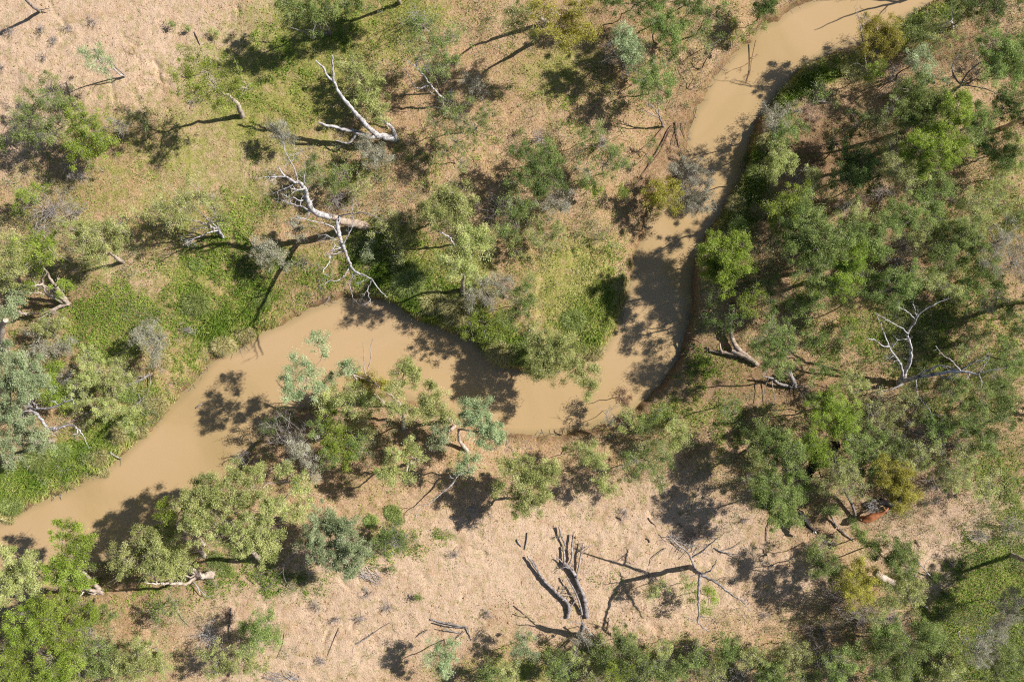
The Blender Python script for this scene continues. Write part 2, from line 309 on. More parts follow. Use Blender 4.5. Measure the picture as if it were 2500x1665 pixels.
def groundmat():
    m, t, p = newmat("soil")
    L = t.links.new
    geo = t.nodes.new("ShaderNodeNewGeometry"); P = geo.outputs["Position"]
    def att(n): return N(t, "ShaderNodeAttribute", attribute_name=n).outputs["Fac"]
    def noise(sc_, det=5, rough=.6, dist=0):
        n = N(t, "ShaderNodeTexNoise"); n.inputs["Scale"].default_value = sc_; n.inputs["Detail"].default_value = det
        n.inputs["Roughness"].default_value = rough; n.inputs["Distortion"].default_value = dist; L(P, n.inputs[0]); return n.outputs["Fac"]
    def mix(f, a, b, mode='MIX'):
        n = t.nodes.new("ShaderNodeMix"); n.data_type = 'RGBA'; n.blend_type = mode
        for s_, v in ((n.inputs[0], f), (n.inputs[6], a), (n.inputs[7], b)):
            if hasattr(v, "is_linked"): L(v, s_)
            else: s_.default_value = v
        return n.outputs[2]
    def mr(v, a, b, c=0, d=1):
        n = N(t, "ShaderNodeMapRange"); L(v, n.inputs[0])
        for k, q in enumerate((a, b, c, d)): n.inputs[k + 1].default_value = q
        return n.outputs[0]
    def math_(op, a, b=None):
        n = N(t, "ShaderNodeMath", operation=op)
        for k, v in enumerate((a, b)):
            if v is None: continue
            if hasattr(v, "is_linked"): L(v, n.inputs[k])
            else: n.inputs[k].default_value = v
        n.use_clamp = True
        return n.outputs[0]
    nb, nm, nf, nff = noise(.35, 6), noise(1.6, 6, .65), noise(7, 6, .7), noise(22, 3, .7)
    pale = ramp(t, nf, [(.3, srgb(168, 134, 108)), (.45, srgb(198, 165, 137)), (.6, srgb(211, 182, 156))])
    red = ramp(t, nf, [(.3, srgb(120, 92, 68)), (.47, srgb(172, 136, 104)), (.66, srgb(202, 168, 134))])
    pf = math_('ADD', math_('MULTIPLY', att("pale"), 1.1), mr(nb, .35, .75, -.15, .4))
    c = mix(pf, red, pale)
    c = mix(mr(nm, .56, .70, 0, .4), c, srgb(134, 104, 76))
    c = mix(mr(noise(.55, 4, .55, .8), .52, .66, 0, .35), c, srgb(164, 124, 92))
    c = mix(mr(noise(.9, 5, .7, 2), .58, .72, 0, .35), c, srgb(168, 152, 134))
    c = mix(mr(nff, .60, .72, 0, .6), c, srgb(96, 74, 56))
    c = mix(mr(nff, .40, .30, 0, .4), c, srgb(222, 198, 166))
    gcol = ramp(t, nf, [(.3, srgb(96, 100, 42)), (.5, srgb(138, 140, 62)), (.7, srgb(172, 162, 98))])
    gm = mr(math_('ADD', math_('MULTIPLY', att("grass"), mr(noise(.35, 5, .6), .38, .56, .45, 1)), mr(nm, .35, .65, -.3, .3)), -.05, .7, 0, .85)
    c = mix(gm, c, gcol)
    hm = mr(math_('ADD', att("herb"), mr(nm, .35, .65, -.5, .25)), .3, .9, 0, .5)
    c = mix(hm, c, srgb(98, 108, 48))
    c = mix(math_('MULTIPLY', att("litter"), mr(nm, .3, .6, .4, 1)), c, mix(nf, srgb(92, 68, 48), srgb(140, 108, 80)))
    wet = mr(math_('ADD', att("shore"), mr(nm, .3, .7, -.3, .3)), 0, 1.1, .75, 0)
    c = mix(wet, c, srgb(112, 86, 58))
    # cracks in the drying soil
    vo = N(t, "ShaderNodeTexVoronoi", feature='DISTANCE_TO_EDGE'); vo.inputs["Scale"].default_value = .33
    mp = t.nodes.new("ShaderNodeVectorMath"); mp.operation = 'ADD'
    nn = N(t, "ShaderNodeTexNoise"); nn.inputs["Scale"].default_value = 1.2; nn.inputs["Detail"].default_value = 5; L(P, nn.inputs[0])
    sc_ = N(t, "ShaderNodeVectorMath", operation='SCALE'); sc_.inputs["Scale"].default_value = 2.2; L(nn.outputs["Color"], sc_.inputs[0])
    L(P, mp.inputs[0]); L(sc_.outputs[0], mp.inputs[1]); L(mp.outputs[0], vo.inputs[0])
    ck = math_('MULTIPLY', mr(vo.outputs["Distance"], .004, .018, 1, 0), mr(noise(.25, 3), .54, .62, 0, 1))
    ck = math_('MULTIPLY', ck, math_('MULTIPLY', att("pale"), 1.0))
    L(mix(math_('MULTIPLY', ck, .6), c, srgb(92, 66, 48)), p.inputs["Base Color"])
    b1 = N(t, "ShaderNodeBump"); b1.inputs["Strength"].default_value = .9; b1.inputs["Distance"].default_value = .12
    hh = math_('ADD', math_('MULTIPLY', nf, .8), math_('MULTIPLY', nff, .3))
    L(hh, b1.inputs["Height"]); L(b1.outputs[0], p.inputs["Normal"])
    p.inputs["Roughness"].default_value = .95; p.inputs["Specular IOR Level"].default_value = .05
    return m
SOIL = groundmat()
mb = MB(); ny, nx = X.shape
idx = (np.arange(ny - 1)[:, None] * nx + np.arange(nx - 1)[None])
mb.add(np.stack([xf, yf, zf], 1), np.stack([idx, idx + 1, idx + nx + 1, idx + nx], -1).reshape(-1, 4))
g = mb.build("ground", SOIL, smooth=False, attrs=dict(pale=pa, grass=gr, herb=he, litter=dk, shore=np.clip(df, 0, 3)))
tag(g, "tan and reddish cracked soil of the river flats", "ground", kind="structure")

# fast look-up of the finished ground
_sh = X.shape; ZG = zf.reshape(_sh); DG = df.reshape(_sh); FG = ff.reshape(_sh)
def _look(G, x, y):
    i = np.clip(np.searchsorted(gx, x) - 1, 0, len(gx) - 2); j = np.clip(np.searchsorted(gy, y) - 1, 0, len(gy) - 2)
    u = (x - gx[i]) / (gx[i + 1] - gx[i]); v = (y - gy[j]) / (gy[j + 1] - gy[j])
    return (G[j, i] * (1 - u) + G[j, i + 1] * u) * (1 - v) + (G[j + 1, i] * (1 - u) + G[j + 1, i + 1] * u) * v
def height(x, y, full=False):
    h = _look(ZG, x, y)
    return (h, _look(DG, x, y), _look(FG, x, y)) if full else h

# ---------------- water ----------------
def watermat():
    m, t, p = newmat("muddy_water"); L = t.links.new
    geo = t.nodes.new("ShaderNodeNewGeometry")
    n = N(t, "ShaderNodeTexNoise"); n.inputs["Scale"].default_value = .05; n.inputs["Detail"].default_value = 6; n.inputs["Distortion"].default_value = 1.5; L(geo.outputs["Position"], n.inputs[0])
    c = ramp(t, n.outputs["Fac"], [(.3, srgb(160, 134, 92)), (.45, srgb(173, 144, 103)), (.6, srgb(178, 148, 110)), (.75, srgb(166, 142, 106))])
    at = N(t, "ShaderNodeAttribute", attribute_name="depth")
    mr = N(t, "ShaderNodeMapRange"); mr.inputs[1].default_value = 0; mr.inputs[2].default_value = .7; mr.inputs[3].default_value = .55; mr.inputs[4].default_value = 0
    L(at.outputs["Fac"], mr.inputs[0])
    mx = t.nodes.new("ShaderNodeMix"); mx.data_type = 'RGBA'; L(mr.outputs[0], mx.inputs[0]); L(c, mx.inputs[6]); mx.inputs[7].default_value = srgb(128, 116, 80)
    L(mx.outputs[2], p.inputs["Base Color"]); p.inputs["Roughness"].default_value = .12; p.inputs["Specular IOR Level"].default_value = .5
    b = N(t, "ShaderNodeBump"); b.inputs["Strength"].default_value = .12; b.inputs["Distance"].default_value = .02
    n2 = N(t, "ShaderNodeTexNoise"); n2.inputs["Scale"].default_value = 2.5; L(geo.outputs["Position"], n2.inputs[0]); L(n2.outputs["Fac"], b.inputs["Height"]); L(b.outputs[0], p.inputs["Normal"])
    return m
wx = np.arange(-90, 90.1, .5); wy = np.arange(-70, 70.1, .5); WX, WY = np.meshgrid(wx, wy)
dw, _ = shore(WX.ravel(), WY.ravel()); ny, nx = WX.shape
idx = (np.arange(ny - 1)[:, None] * nx + np.arange(nx - 1)[None]).ravel()
q = np.stack([idx, idx + 1, idx + nx + 1, idx + nx], 1); q = q[dw[q].min(1) < 1.2]
used = np.unique(q); rem = np.zeros(nx * ny, np.int64); rem[used] = np.arange(len(used))
mb = MB(); mb.add(np.stack([WX.ravel(), WY.ravel(), 0 * WX.ravel()], 1)[used], rem[q])
wt = mb.build("water", watermat(), attrs=dict(depth=np.clip(-dw[used], 0, 5)))
tag(wt, "muddy tan river winding between the banks", "water", kind="structure")

# ---------------- scattered ground cover ----------------
def scatter(n, fld, pw=1.0, lo=(-50, -34), hi=(50, 34), thr=0.0):
    x = rng.uniform(lo[0], hi[0], n); y = rng.uniform(lo[1], hi[1], n); d = fld(x, y)
    k = rng.uniform(0, 1, n) < np.clip(d, 0, 1) ** pw; x, y = x[k], y[k]
    z, ds, _ = height(x, y, True); k = ds > .05
    return x[k], y[k], z[k], ds[k]
def grass_field(x, y):
    g_ = blobs(x, y, GRASS) * 1.2 + .20 * (1 - blobs(x, y, PALE)) + .02
    g_ = g_ * (1 - .9 * blobs(x, y, PALE)) * (.25 + .75 * sm(.36, .55, fbm(x / 3.2, y / 3.2, 4, 75)))
    return g_ * sm(.26, .52, fbm(x / .9, y / .9, 3, 71)) * (.45 + .55 * sm(.3, .6, vnoise(x / .3, y / .3, 72)))
x, y, z, ds = scatter(2300000, grass_field)
n = len(x); P0 = np.stack([x, y, z - .01], 1)
# blade size follows how rank the sward is
tall = np.clip(blobs(x, y, GRASS) * sm(7, 1.0, ds) * 1.1, 0, 1)
Ln = (.13 + .50 * tall) * rng.uniform(.6, 1.4, n)
lean = np.stack([rng.normal(-.25, .75, n), rng.normal(-.35, .75, n), rng.uniform(.15, .8, n)], 1); lean = norm(lean)
side = norm(np.cross(lean, rng.normal(size=(n, 3)))); wd = (.022 + .016 * tall)[:, None] * rng.uniform(.7, 1.5, (n, 1))
tip = P0 + lean * Ln[:, None]; tip[:, 2] -= Ln * .12
v = np.stack([P0 - side * wd, P0 + side * wd, tip], 1).reshape(-1, 3)
a = np.clip(.22 + .5 * vnoise(x / 1.6, y / 1.6, 12) + rng.normal(0, .2, n) - .24 * blobs(x, y, GRASS) + .3 * sm(1.5, 0, ds) + .38 * blobs(x, y, [(1420,720,130,150,0,1),(420,380,240,110,0,.8),(880,330,160,120,0,.6),(1390,170,130,80,0,.7)]), 0, 1)
mb = MB(); mb.add(v, np.arange(n * 3).reshape(-1, 3), np.repeat(a, 3))
GM = leafmat("grass_blades", srgb(98, 126, 42), srgb(148, 162, 68), srgb(214, 202, 142), .35)
tag(mb.build("grass", GM), "green and straw coloured grass over the flats and river banks", "grass", kind="stuff")
print("grass", n)

def herb_field(x, y):
    h_ = blobs(x, y, HERB) * 1.15 + .20 * (1 - blobs(x, y, PALE)) + .015
    nz = sm(.42, .56, fbm(x / .8, y / .8, 4, 81) + .2 * (h_ - .5))
    return h_ * nz * np.maximum(.12 + .88 * sm(.40, .56, fbm(x / 2.6, y / 2.6, 4, 85)), sm(1.0, 1.5, h_))
x, y, z, ds = scatter(2300000, herb_field)
n = len(x); C = np.stack([x, y, z + rng.uniform(.01, .2, n)], 1)
v, f = leaves(None, C, .095, .062, up=1.0); v = (v.reshape(-1, 4, 3) - C[:, None]) * rng.uniform(.5, 1.5, (n, 1, 1)) + C[:, None]; v = v.reshape(-1, 3)
mb = MB(); mb.add(v, f, np.repeat(np.clip(.5 + (vnoise(x / 1.1, y / 1.1, 33) - .5) * .9 + rng.normal(0, .16, n), 0, 1), 4))
HM = leafmat("low_herb_leaves", srgb(84, 112, 38), srgb(128, 158, 56), srgb(178, 196, 92), .38)
tag(mb.build("ground_cover", HM), "bright green low herbs carpeting parts of the flats", "ground cover", kind="stuff")
print("herb", n)

# fine litter: sticks and clods
x, y, z, ds = scatter(40000, lambda x, y: .35 + .65 * sm(.4, .7, vnoise(x / 3, y / 3, 61)))
n = len(x); an = rng.uniform(0, 6.28, n); l = rng.gamma(2, .06, n) + .03; up = rng.normal(0, .1, n)
D = np.stack([np.cos(an), np.sin(an), up], 1) * l[:, None]; P0 = np.stack([x, y, z + .015], 1)
mb = MB(); segs(mb, P0 - D, P0 + D, rng.uniform(.006, .016, n), .004)
tag(mb.build("leaf_litter", BM['brown']), "small fallen twigs strewn over the bare soil", "leaf litter", kind="stuff")
x, y, z, ds = scatter(60000, lambda x, y: sm(.42, .7, fbm(x / 2.2, y / 2.2, 3, 62)))
n = len(x); r = (rng.gamma(2.0, .014, n) + .012)[:, None]; C = np.stack([x, y, z], 1)
o8 = np.array([[1, 0, 0], [0, 1, 0], [-1, 0, 0], [0, -1, 0], [0, 0, .8], [0, 0, -.5]], float)
v = (C[:, None] + o8[None] * r[:, None] * rng.uniform(.6, 1.4, (n, 6, 1))).reshape(-1, 3)
t8 = np.array([[0, 1, 4], [1, 2, 4], [2, 3, 4], [3, 0, 4], [1, 0, 5], [2, 1, 5], [3, 2, 5], [0, 3, 5]])
mb = MB(); mb.add(v, (np.arange(n)[:, None, None] * 6 + t8[None]).reshape(-1, 3))
CL = barkmat("soil_clods", srgb(132, 98, 70), srgb(170, 132, 98), srgb(200, 168, 132), 1.5, .2)
tag(mb.build("soil_clods", CL), "crumbled clods of tan soil on the open ground", "soil", kind="stuff")
# drift sticks along the waterline
x = rng.uniform(-50, 50, 60000); y = rng.uniform(-34, 34, 60000); z, ds, _ = height(x, y, True)
k = (ds > -.25) & (ds < 1.6) & (rng.uniform(size=60000) < sm(.35, .65, vnoise(x / 2, y / 2, 66))); x, y, z = x[k], y[k], np.maximum(z[k], .02); n = len(x)
an = rng.uniform(0, 6.28, n); l = rng.gamma(2, .12, n) + .06; D = np.stack([np.cos(an), np.sin(an), rng.normal(0, .15, n)], 1) * l[:, None]
mb = MB(); segs(mb, np.stack([x, y, z + .03], 1) - D, np.stack([x, y, z + .03], 1) + D, rng.uniform(.008, .022, n), .006)
tag(mb.build("drift_sticks", BM['grey']), "drift sticks and dead stalks stranded along the waterline", "drift sticks", kind="stuff")
# undergrowth of the thickets
THICK = [(2250,430,330,330,0,1),(2300,950,280,260,0,.9),(1950,600,220,220,0,.9),(2150,1150,300,150,0,.9),(2150,1560,300,120,0,1),(1600,1630,400,60,0,.9),(150,950,260,200,0,.9),(120,600,230,140,0,.7),(130,1550,200,140,0,1),(850,460,160,110,0,.8),
 (1150,560,160,120,0,.8),(1330,470,180,160,0,.7),(1600,140,150,130,0,.7),(1120,120,160,130,0,.5),(900,1080,180,80,0,.7),(500,1570,180,90,0,.7),(1200,760,120,100,0,.8),(1000,600,120,80,0,.7),(1900,1150,150,150,0,.8),(2350,150,200,150,0,.9),(430,1400,160,70,0,.7),(1560,1090,150,70,0,.6)]
x, y, z, ds = scatter(34000, lambda x, y: blobs(x, y, THICK) * sm(.38, .6, fbm(x / 2.5, y / 2.5, 3, 52)))
n = len(x); hh = rng.uniform(.15, .9, n) * (1 + .9 * blobs(x, y, [(2250,430,330,330,0,1),(2300,950,280,260,0,.8),(1950,560,200,240,0,1)])); C0 = np.stack([x, y, z], 1); mbl = MB(); mbt = MB()
for s_ in range(4):
    e = C0 + np.stack([rng.normal(0, .3, n), rng.normal(0, .3, n), hh], 1); segs(mbt, C0, e, .009, .004)
m_ = rng.poisson(34, n); rep = np.repeat(np.arange(n), m_); Cc = C0[rep] + np.stack([rng.normal(0, .28, len(rep)), rng.normal(0, .28, len(rep)), hh[rep] * rng.uniform(.4, 1.1, len(rep))], 1)
v, f = leaves(None, Cc, .11, .05, up=.5); mbl.add(v, f, np.repeat(np.clip(rng.uniform(0, 1, n)[rep] * .6 + .2 + rng.normal(0, .12, len(rep)), 0, 1), 4))
UG = leafmat("undergrowth_leaves", srgb(84, 98, 48), srgb(138, 148, 92), srgb(184, 184, 142))
tag(mbl.build("undergrowth", UG), "low mixed green and grey undergrowth between the thicket shrubs", "undergrowth", kind="stuff")
tag(mbt.build("undergrowth_twigs", BM['twig']), "fine grey stalks of the undergrowth between the shrubs", "undergrowth", kind="stuff")
# floating leaf flecks on the water
x = rng.uniform(-4, 18, 2600); y = rng.uniform(-9, 4, 2600); d, _ = shore(x, y)
k = (d < -.1) & (rng.uniform(size=2600) < sm(.45, .7, fbm(x / 1.8, y / 3, 4, 91)) * .35 + .02); x, y = x[k], y[k]
C = np.stack([x, y, np.full(len(x), .012)], 1); v, f = leaves(None, C, .09, .04, up=40); v[:, 2] = .012 + (v[:, 2] - .012) * .05
mb = MB(); mb.add(v, f, np.repeat(rng.uniform(0, 1, len(x)), 4))
tag(mb.build("floating_leaves", leafmat("floating_leaf", srgb(110, 100, 40), srgb(150, 130, 60), srgb(220, 190, 120), 0)), "leaf flecks floating on the muddy bend", "floating leaves", kind="stuff")
# ---------------- living trees and shrubs ----------------
KIND = {  # clump radius, clumps per m2, leaves per clump, leaf length, width, bark, twig radius, flatness
 'gum':    (.40, 4.0, 190, .125, .046, 'gum', .017, .75),
 'bush':   (.40, 3.8, 180, .105, .046, 'dark', .011, .65),
 'grey':   (.34, 3.8, 130, .095, .045, 'twig', .011, .75),
 'sparse': (.42, 2.6, 100, .120, .046, 'grey', .012, .70),
}
NPL = [0]
def plant(kind, color, H, lobes, label, base=None, group=None, name=None, dens=1.0, twigs=1.0, trunk=None, col2=None, dead=None):
    """lobes: (px, py, r_px[, height fraction]) as seen in the photo; each gets its true height, size and place"""
    cr, cd, nl, ll, lw, bark, tr, flat = KIND[kind]
    if kind in ('bush', 'grey', 'sparse') and name is None: name = {'bush': 'green_shrub', 'grey': 'grey_shrub', 'sparse': 'thin_shrub'}[kind]
    if name is None: name = 'gum_tree'
    cat = 'tree' if name in ('gum_tree', 'small_tree') else 'shrub'
    H *= 1.16
    if lobes[0][0] > 1850 and kind != 'gum': dens *= 1.15; H *= 1.12
    L = []
    mx = sum(l[0] for l in lobes) / len(lobes); my = sum(l[1] for l in lobes) / len(lobes)
    g0 = gz(mx, my)[2]; g0 = max(g0, .6)
    for l in lobes:
        px, py, r = l[:3]; hf = l[3] if len(l) > 3 else rng.uniform(.62, .82)
        zc = g0 + H * hf; c = W(px, py, zc); rm = r * (CAMZ - zc) / FP * (1.27 if kind == 'gum' else 1.2 if px < 1850 else 1.32)
        L.append((c, rm, min(rm * flat, H * .33 + .2)))
    if base is None:
        cc = np.mean([c for c, _, _ in L], 0); bz = float(height(cc[:1], cc[1:2])[0]); b = np.array([cc[0], cc[1], max(bz, .05)])
    else: b = gz(*base)
    root = empty(name, b)
    # wood: stems to every lobe, then twigs to every leaf clump
    wood = MB(); tw = MB(); crown = MB()
    r0 = {'gum': .034 * H ** .9, 'bush': .016 * H, 'grey': .014 * H, 'sparse': .018 * H}[kind]
    fork = None
    if kind == 'gum':
        ctr = np.mean([c for c, _, _ in L], 0)
        f_ = b + (ctr - b) * .45; f_[2] = b[2] + (ctr[2] - b[2]) * .55
        pts = [b - [0, 0, .15]] + [W(*q) for q in (trunk or [])] + ([f_] if not trunk else [])
        fork = pts[-1]; tube(wood, resample(pts, 10, .03), np.linspace(r0, r0 * .62, 10), 8, knob=.1)
    order = sorted(range(len(L)), key=lambda i: np.linalg.norm(L[i][0][:2] - b[:2]))
    nodes = []
    for i in order:
        c, rm, rz = L[i]
        start = (fork if kind == 'gum' else b + rng.normal(0, .08, 3) * [1, 1, 0])
        rs = r0 * (.5 if kind == 'gum' else .8)
        if nodes:                                    # hang far lobes on nearer ones
            dd = [np.linalg.norm(c - n_[0]) for n_ in nodes]; k = int(np.argmin(dd))
            if dd[k] < np.linalg.norm(c - start) * .75: start = nodes[k][0]; rs = nodes[k][1]
        end = c - [0, 0, rz * .35]; mid = (start + end) / 2 + rng.normal(0, .12, 3) * np.linalg.norm(end - start) * .6
        re = max(rs * .55, .018)
        if np.linalg.norm(end - start) > .3:
            tube(wood, resample([start, mid, end], 8, .02 * np.linalg.norm(end - start)), np.linspace(rs, re, 8), 6 if kind == 'gum' else 5)
        nodes.append((end, re))
        nc = max(3, int(cd * math.pi * rm * rm * .9 * (dens ** .5)))
        d = norm(rng.normal(size=(nc, 3))) * (rng.uniform(0, 1, (nc, 1)) ** .42); d[:, 2] = d[:, 2] * .75 + .12
        wob = 1 + .28 * np.sin(np.arctan2(d[:, 1], d[:, 0]) * rng.integers(2, 5) + rng.uniform(0, 6))[:, None]
        cl = c + d * np.array([rm, rm, rz]) * wob * .88
        gl = height(cl[:, 0], cl[:, 1]); cl[:, 2] = np.maximum(cl[:, 2], np.maximum(gl, 0) + .25)
        m_ = (end + cl) / 2 + rng.normal(0, .14, cl.shape) * min(1, rm)
        s_ = np.tile(end, (nc, 1)) + rng.normal(0, .05, cl.shape)
        segs(tw, s_, m_, tr * 1.6, tr); segs(tw, m_, cl, tr, tr * .5)
        for _ in range(int(3 * twigs)):              # fine twiglets
            e_ = cl + rng.normal(0, cr * .75, cl.shape); segs(tw, m_ + (cl - m_) * rng.uniform(.3, 1, (nc, 1)), e_, tr * .55, tr * .25)
        keep = rng.uniform(size=nc) < .93 if dens >= .7 else rng.uniform(size=nc) < .5 + .6 * dens
        cl = cl[keep]; nc = len(cl)
        if not nc: continue
        nls = rng.poisson(nl * dens * rng.uniform(.45, 1.4, nc)); rep = np.repeat(np.arange(nc), nls)
        size = cr * rng.uniform(.45, 1.25, nc)
        off = rng.normal(0, .5, (len(rep), 3)); off = off / np.maximum(1, np.linalg.norm(off, axis=1, keepdims=True) / 1.5)
        C = cl[rep] + off * size[rep][:, None] * np.array([1, 1, .6])
        v, f = leaves(None, C, ll, lw, up=.5, droop=(0, 0, -.55) if kind == 'gum' else None)
        base_v = np.clip(rng.normal(.5, .2, nc), .05, .95)
        crown.add(v, f, np.repeat(np.clip(base_v[rep] + rng.normal(0, .16, len(rep)), 0, 1), 4))
    if wood.n == 0: tube(wood, resample([b - [0, 0, .1], L[0][0]], 5), [r0, r0, r0 * .8, r0 * .6, r0 * .5], 5)
    wood.build('trunk' if cat == 'tree' else 'stem', BM[bark], root, b, smooth=True)
    tw.build('twigs', BM['gum' if kind == 'gum' else 'twig'], root, b)
    if crown.n: crown.build('crown' if cat == 'tree' else 'foliage', LM[color], root, b)
    tag(root, label, cat, group); NPL[0] += 1
    return root

# ---------------- dead wood ----------------
def spray(mb, P, r, depth, ln, dens=1.0, z0=None):
    """side twigs along a limb polyline"""
    n = max(1, int(rng.poisson(dens * (2.2 if depth > 1 else 3))))
    d = np.r_[0, np.cumsum(np.linalg.norm(np.diff(P, axis=0), axis=1))]
    for _ in range(n):
        t = rng.uniform(.3, 1.0) * d[-1]; k = min(np.searchsorted(d, t), len(P) - 1); s = P[k]
        T = norm((P[k] - P[k - 1])[None])[0]; D = norm((T + rng.normal(0, .75, 3))[None])[0]; D[2] = abs(D[2]) * .5 if z0 is None else D[2] * .4
        l = ln * rng.uniform(.5, 1.2); Q = [s]
        for _k in range(4): D = norm((D + rng.normal(0, .28, 3))[None])[0]; Q.append(Q[-1] + D * l / 4)
        Q = np.array(Q)
        if z0 is not None: Q[:, 2] = np.maximum(Q[:, 2], z0 + .03)
        tube(mb, Q, np.linspace(r, r * .35, 5), 4)
        if depth > 1: spray(mb, Q, r * .5, depth - 1, l * .6, dens, z0)
def px3(q, g0): return W(q[0], q[1], g0 + q[2])
def deadtree(name, label, limbs, bark='white', bark0=None, cat='tree', spr=(2, .9, 1.0), group=None, part='limb'):
    """limbs: list of (radius0, radius1, [(px, py, height above ground) ...]); the first is the trunk"""
    b = gz(*limbs[0][2][0][:2]); b[2] = max(b[2], 0); root = empty(name, b)
    for i, (ra, rb, pts) in enumerate(limbs):
        P = np.array([px3(q, b[2]) for q in pts])
        if i == 0 and pts[0][2] <= .05: P[0, 2] -= .25
        n = max(8, len(pts) * 4); P = resample(P, n, min(ra, .05) * .5 + .004)
        m = MB(); tube(m, P, np.linspace(ra, rb, n) * (1 + rng.normal(0, .05, n)), 9 if ra > .12 else 6, knob=.14)
        if i and spr[0]: spray(m, P, max(rb * .7, .011), spr[0], spr[1], spr[2])
        m.build('trunk' if i == 0 else part, BM[(bark0 or bark) if i == 0 else bark], root, b, smooth=True)
    tag(root, label, cat, group); return root
def deadshrub(px, py, rpx, H, label, bark='twig', n=16, name='dead_shrub', lean=(0, 0), base=None, group=None):
    b = gz(*(base or (px, py))); b[2] = max(b[2], .02); root = empty(name, b); c = W(px, py, b[2] + H * .6); rm = rpx * 66 / FP; m = MB(); m2 = MB()
    for i in range(n):
        a = rng.uniform(0, 6.28); q = rm * rng.uniform(.45, 1.05); e = c + [math.cos(a) * q, math.sin(a) * q, H * rng.uniform(-.25, .4)]
        mid = (b + e) / 2 + rng.normal(0, .26 * rm, 3) * [1, 1, .5] + [0, 0, H * .15]; e = e + rng.normal(0, .15 * rm, 3) * [1, 1, .3]
        P = resample([b + rng.normal(0, .12 * rm, 3) * [1, 1, 0], mid, e], 7, .05 * rm); r = (.010 + .0045 * H) * rng.uniform(.6, 1.3)
        tube(m, P, np.linspace(r, r * .4, 7), 4); spray(m2, P, .011, 2, rm * .45, 1.5)
    m.build('stem', BM[bark], root, b); m2.build('twigs', BM[bark], root, b)
    tag(root, label, 'shrub', group); return root
def log(name, label, parts, bark='grey', cat='branch', spr=None, group=None, lift=.0):
    """fallen wood: polylines (r0, r1, [(px, py, height)])"""
    b = gz(*parts[0][2][0][:2]); b[2] = max(b[2], 0); root = None
    meshes = []
    if len(parts) > 1: root = empty(name, b)
    for i, (ra, rb, pts) in enumerate(parts):
        P = []
        for q in pts:
            g_ = gz(q[0], q[1]); z = max(g_[2], 0) + (q[2] if len(q) > 2 else 0) + rb * .8 + lift; P.append(W(q[0], q[1], z))
        n = max(7, len(pts) * 4); P = resample(P, n, ra * .08)
        m = MB(); tube(m, P, np.linspace(ra, rb, n) * (1 + rng.normal(0, .04, n)), 9 if ra > .08 else 5, knob=.07)
        if spr: spray(m, P, max(rb * .6, .010), spr[0], spr[1], spr[2], z0=b[2])
        o = m.build(name if root is None else ('trunk' if i == 0 else 'branch'), BM[bark], root, b, smooth=True)
    o = root or o
    tag(o, label, cat, group); return o
def pile(px, py, rx, ry, ang, n, label, bark='grey', r=.025, name='brush_pile', h=.35, group=None):
    b = gz(px, py); b[2] = max(b[2], 0); m = MB(); k = 66 / FP
    for i in range(n):
        a = R(-ang) + rng.normal(0, .5); l = rx * k * rng.uniform(.35, 1.0)
        o = np.array([rng.normal(0, .35) * rx * k, rng.normal(0, .35) * ry * k])
        c_, s_ = math.cos(R(-ang)), math.sin(R(-ang)); o = np.array([o[0] * c_ - o[1] * s_, o[0] * s_ + o[1] * c_])
        C = b + [o[0], o[1], rng.uniform(.03, h)]; D = np.array([math.cos(a), math.sin(a), rng.normal(0, .12)])
        P = resample([C - D * l / 2, C + rng.normal(0, .05 * l, 3), C + D * l / 2], 6, .01); P[:, 2] = np.maximum(P[:, 2], b[2] + .02)
        tube(m, P, np.linspace(r * rng.uniform(.4, 1.1), r * .3, 6), 5)
    o = m.build(name, BM[bark], None, b); tag(o, label, 'branches', group); return o
TM = leafmat("straw_tussock_blades", srgb(132, 130, 70), srgb(186, 174, 114), srgb(222, 208, 158), .3)
TG = leafmat("green_tussock_blades", srgb(104, 124, 58), srgb(148, 162, 86), srgb(196, 198, 130), .4)
def tussock(px, py, rpx, label, green=False, group=None):
    b = gz(px, py); r = rpx * 67 / FP; n = int(1300 * r + 250)
    a = rng.uniform(0, 6.28, n); q = rng.uniform(0, 1, n) ** .6 * r * .62
    el, th = rng.uniform(.55, .9), rng.uniform(0, 3.14)                 # uneven outline
    s = b + np.stack([np.cos(a) * q, np.sin(a) * q * el, 0 * a], 1); s[:, 2] = np.maximum(height(s[:, 0], s[:, 1]), 0)
    dirn = np.stack([np.cos(a), np.sin(a), 0 * a], 1) * (.25 + q / r)[:, None] + np.array([-.35, -.25, 0]) + rng.normal(0, .3, (n, 3)); dirn[:, 2] = rng.uniform(.1, .7, n)
    L_ = (r * rng.uniform(.35, .85, n))[:, None]; mid = s + norm(dirn) * L_ * .6; e = mid + (norm(dirn) * [1, 1, .1] - [0, 0, .35]) * L_ * .5
    e[:, 2] = np.maximum(e[:, 2], .05); sd = norm(np.cross(dirn, [0, 0, 1.])) * .013
    v = np.stack([s - sd, s + sd, mid + sd, mid - sd], 1).reshape(-1, 3); v2 = np.stack([mid - sd, mid + sd, e], 1).reshape(-1, 3)
    m = MB(); at = np.clip(rng.normal(.5, .28, n), 0, 1); m.add(v, np.arange(n * 4).reshape(-1, 4), np.repeat(at, 4)); m.add(v2, np.arange(n * 3).reshape(-1, 3), np.repeat(at, 3))
    o = m.build('grass_tussock', TG if green else TM, None, b); tag(o, label, 'grass', group); return o
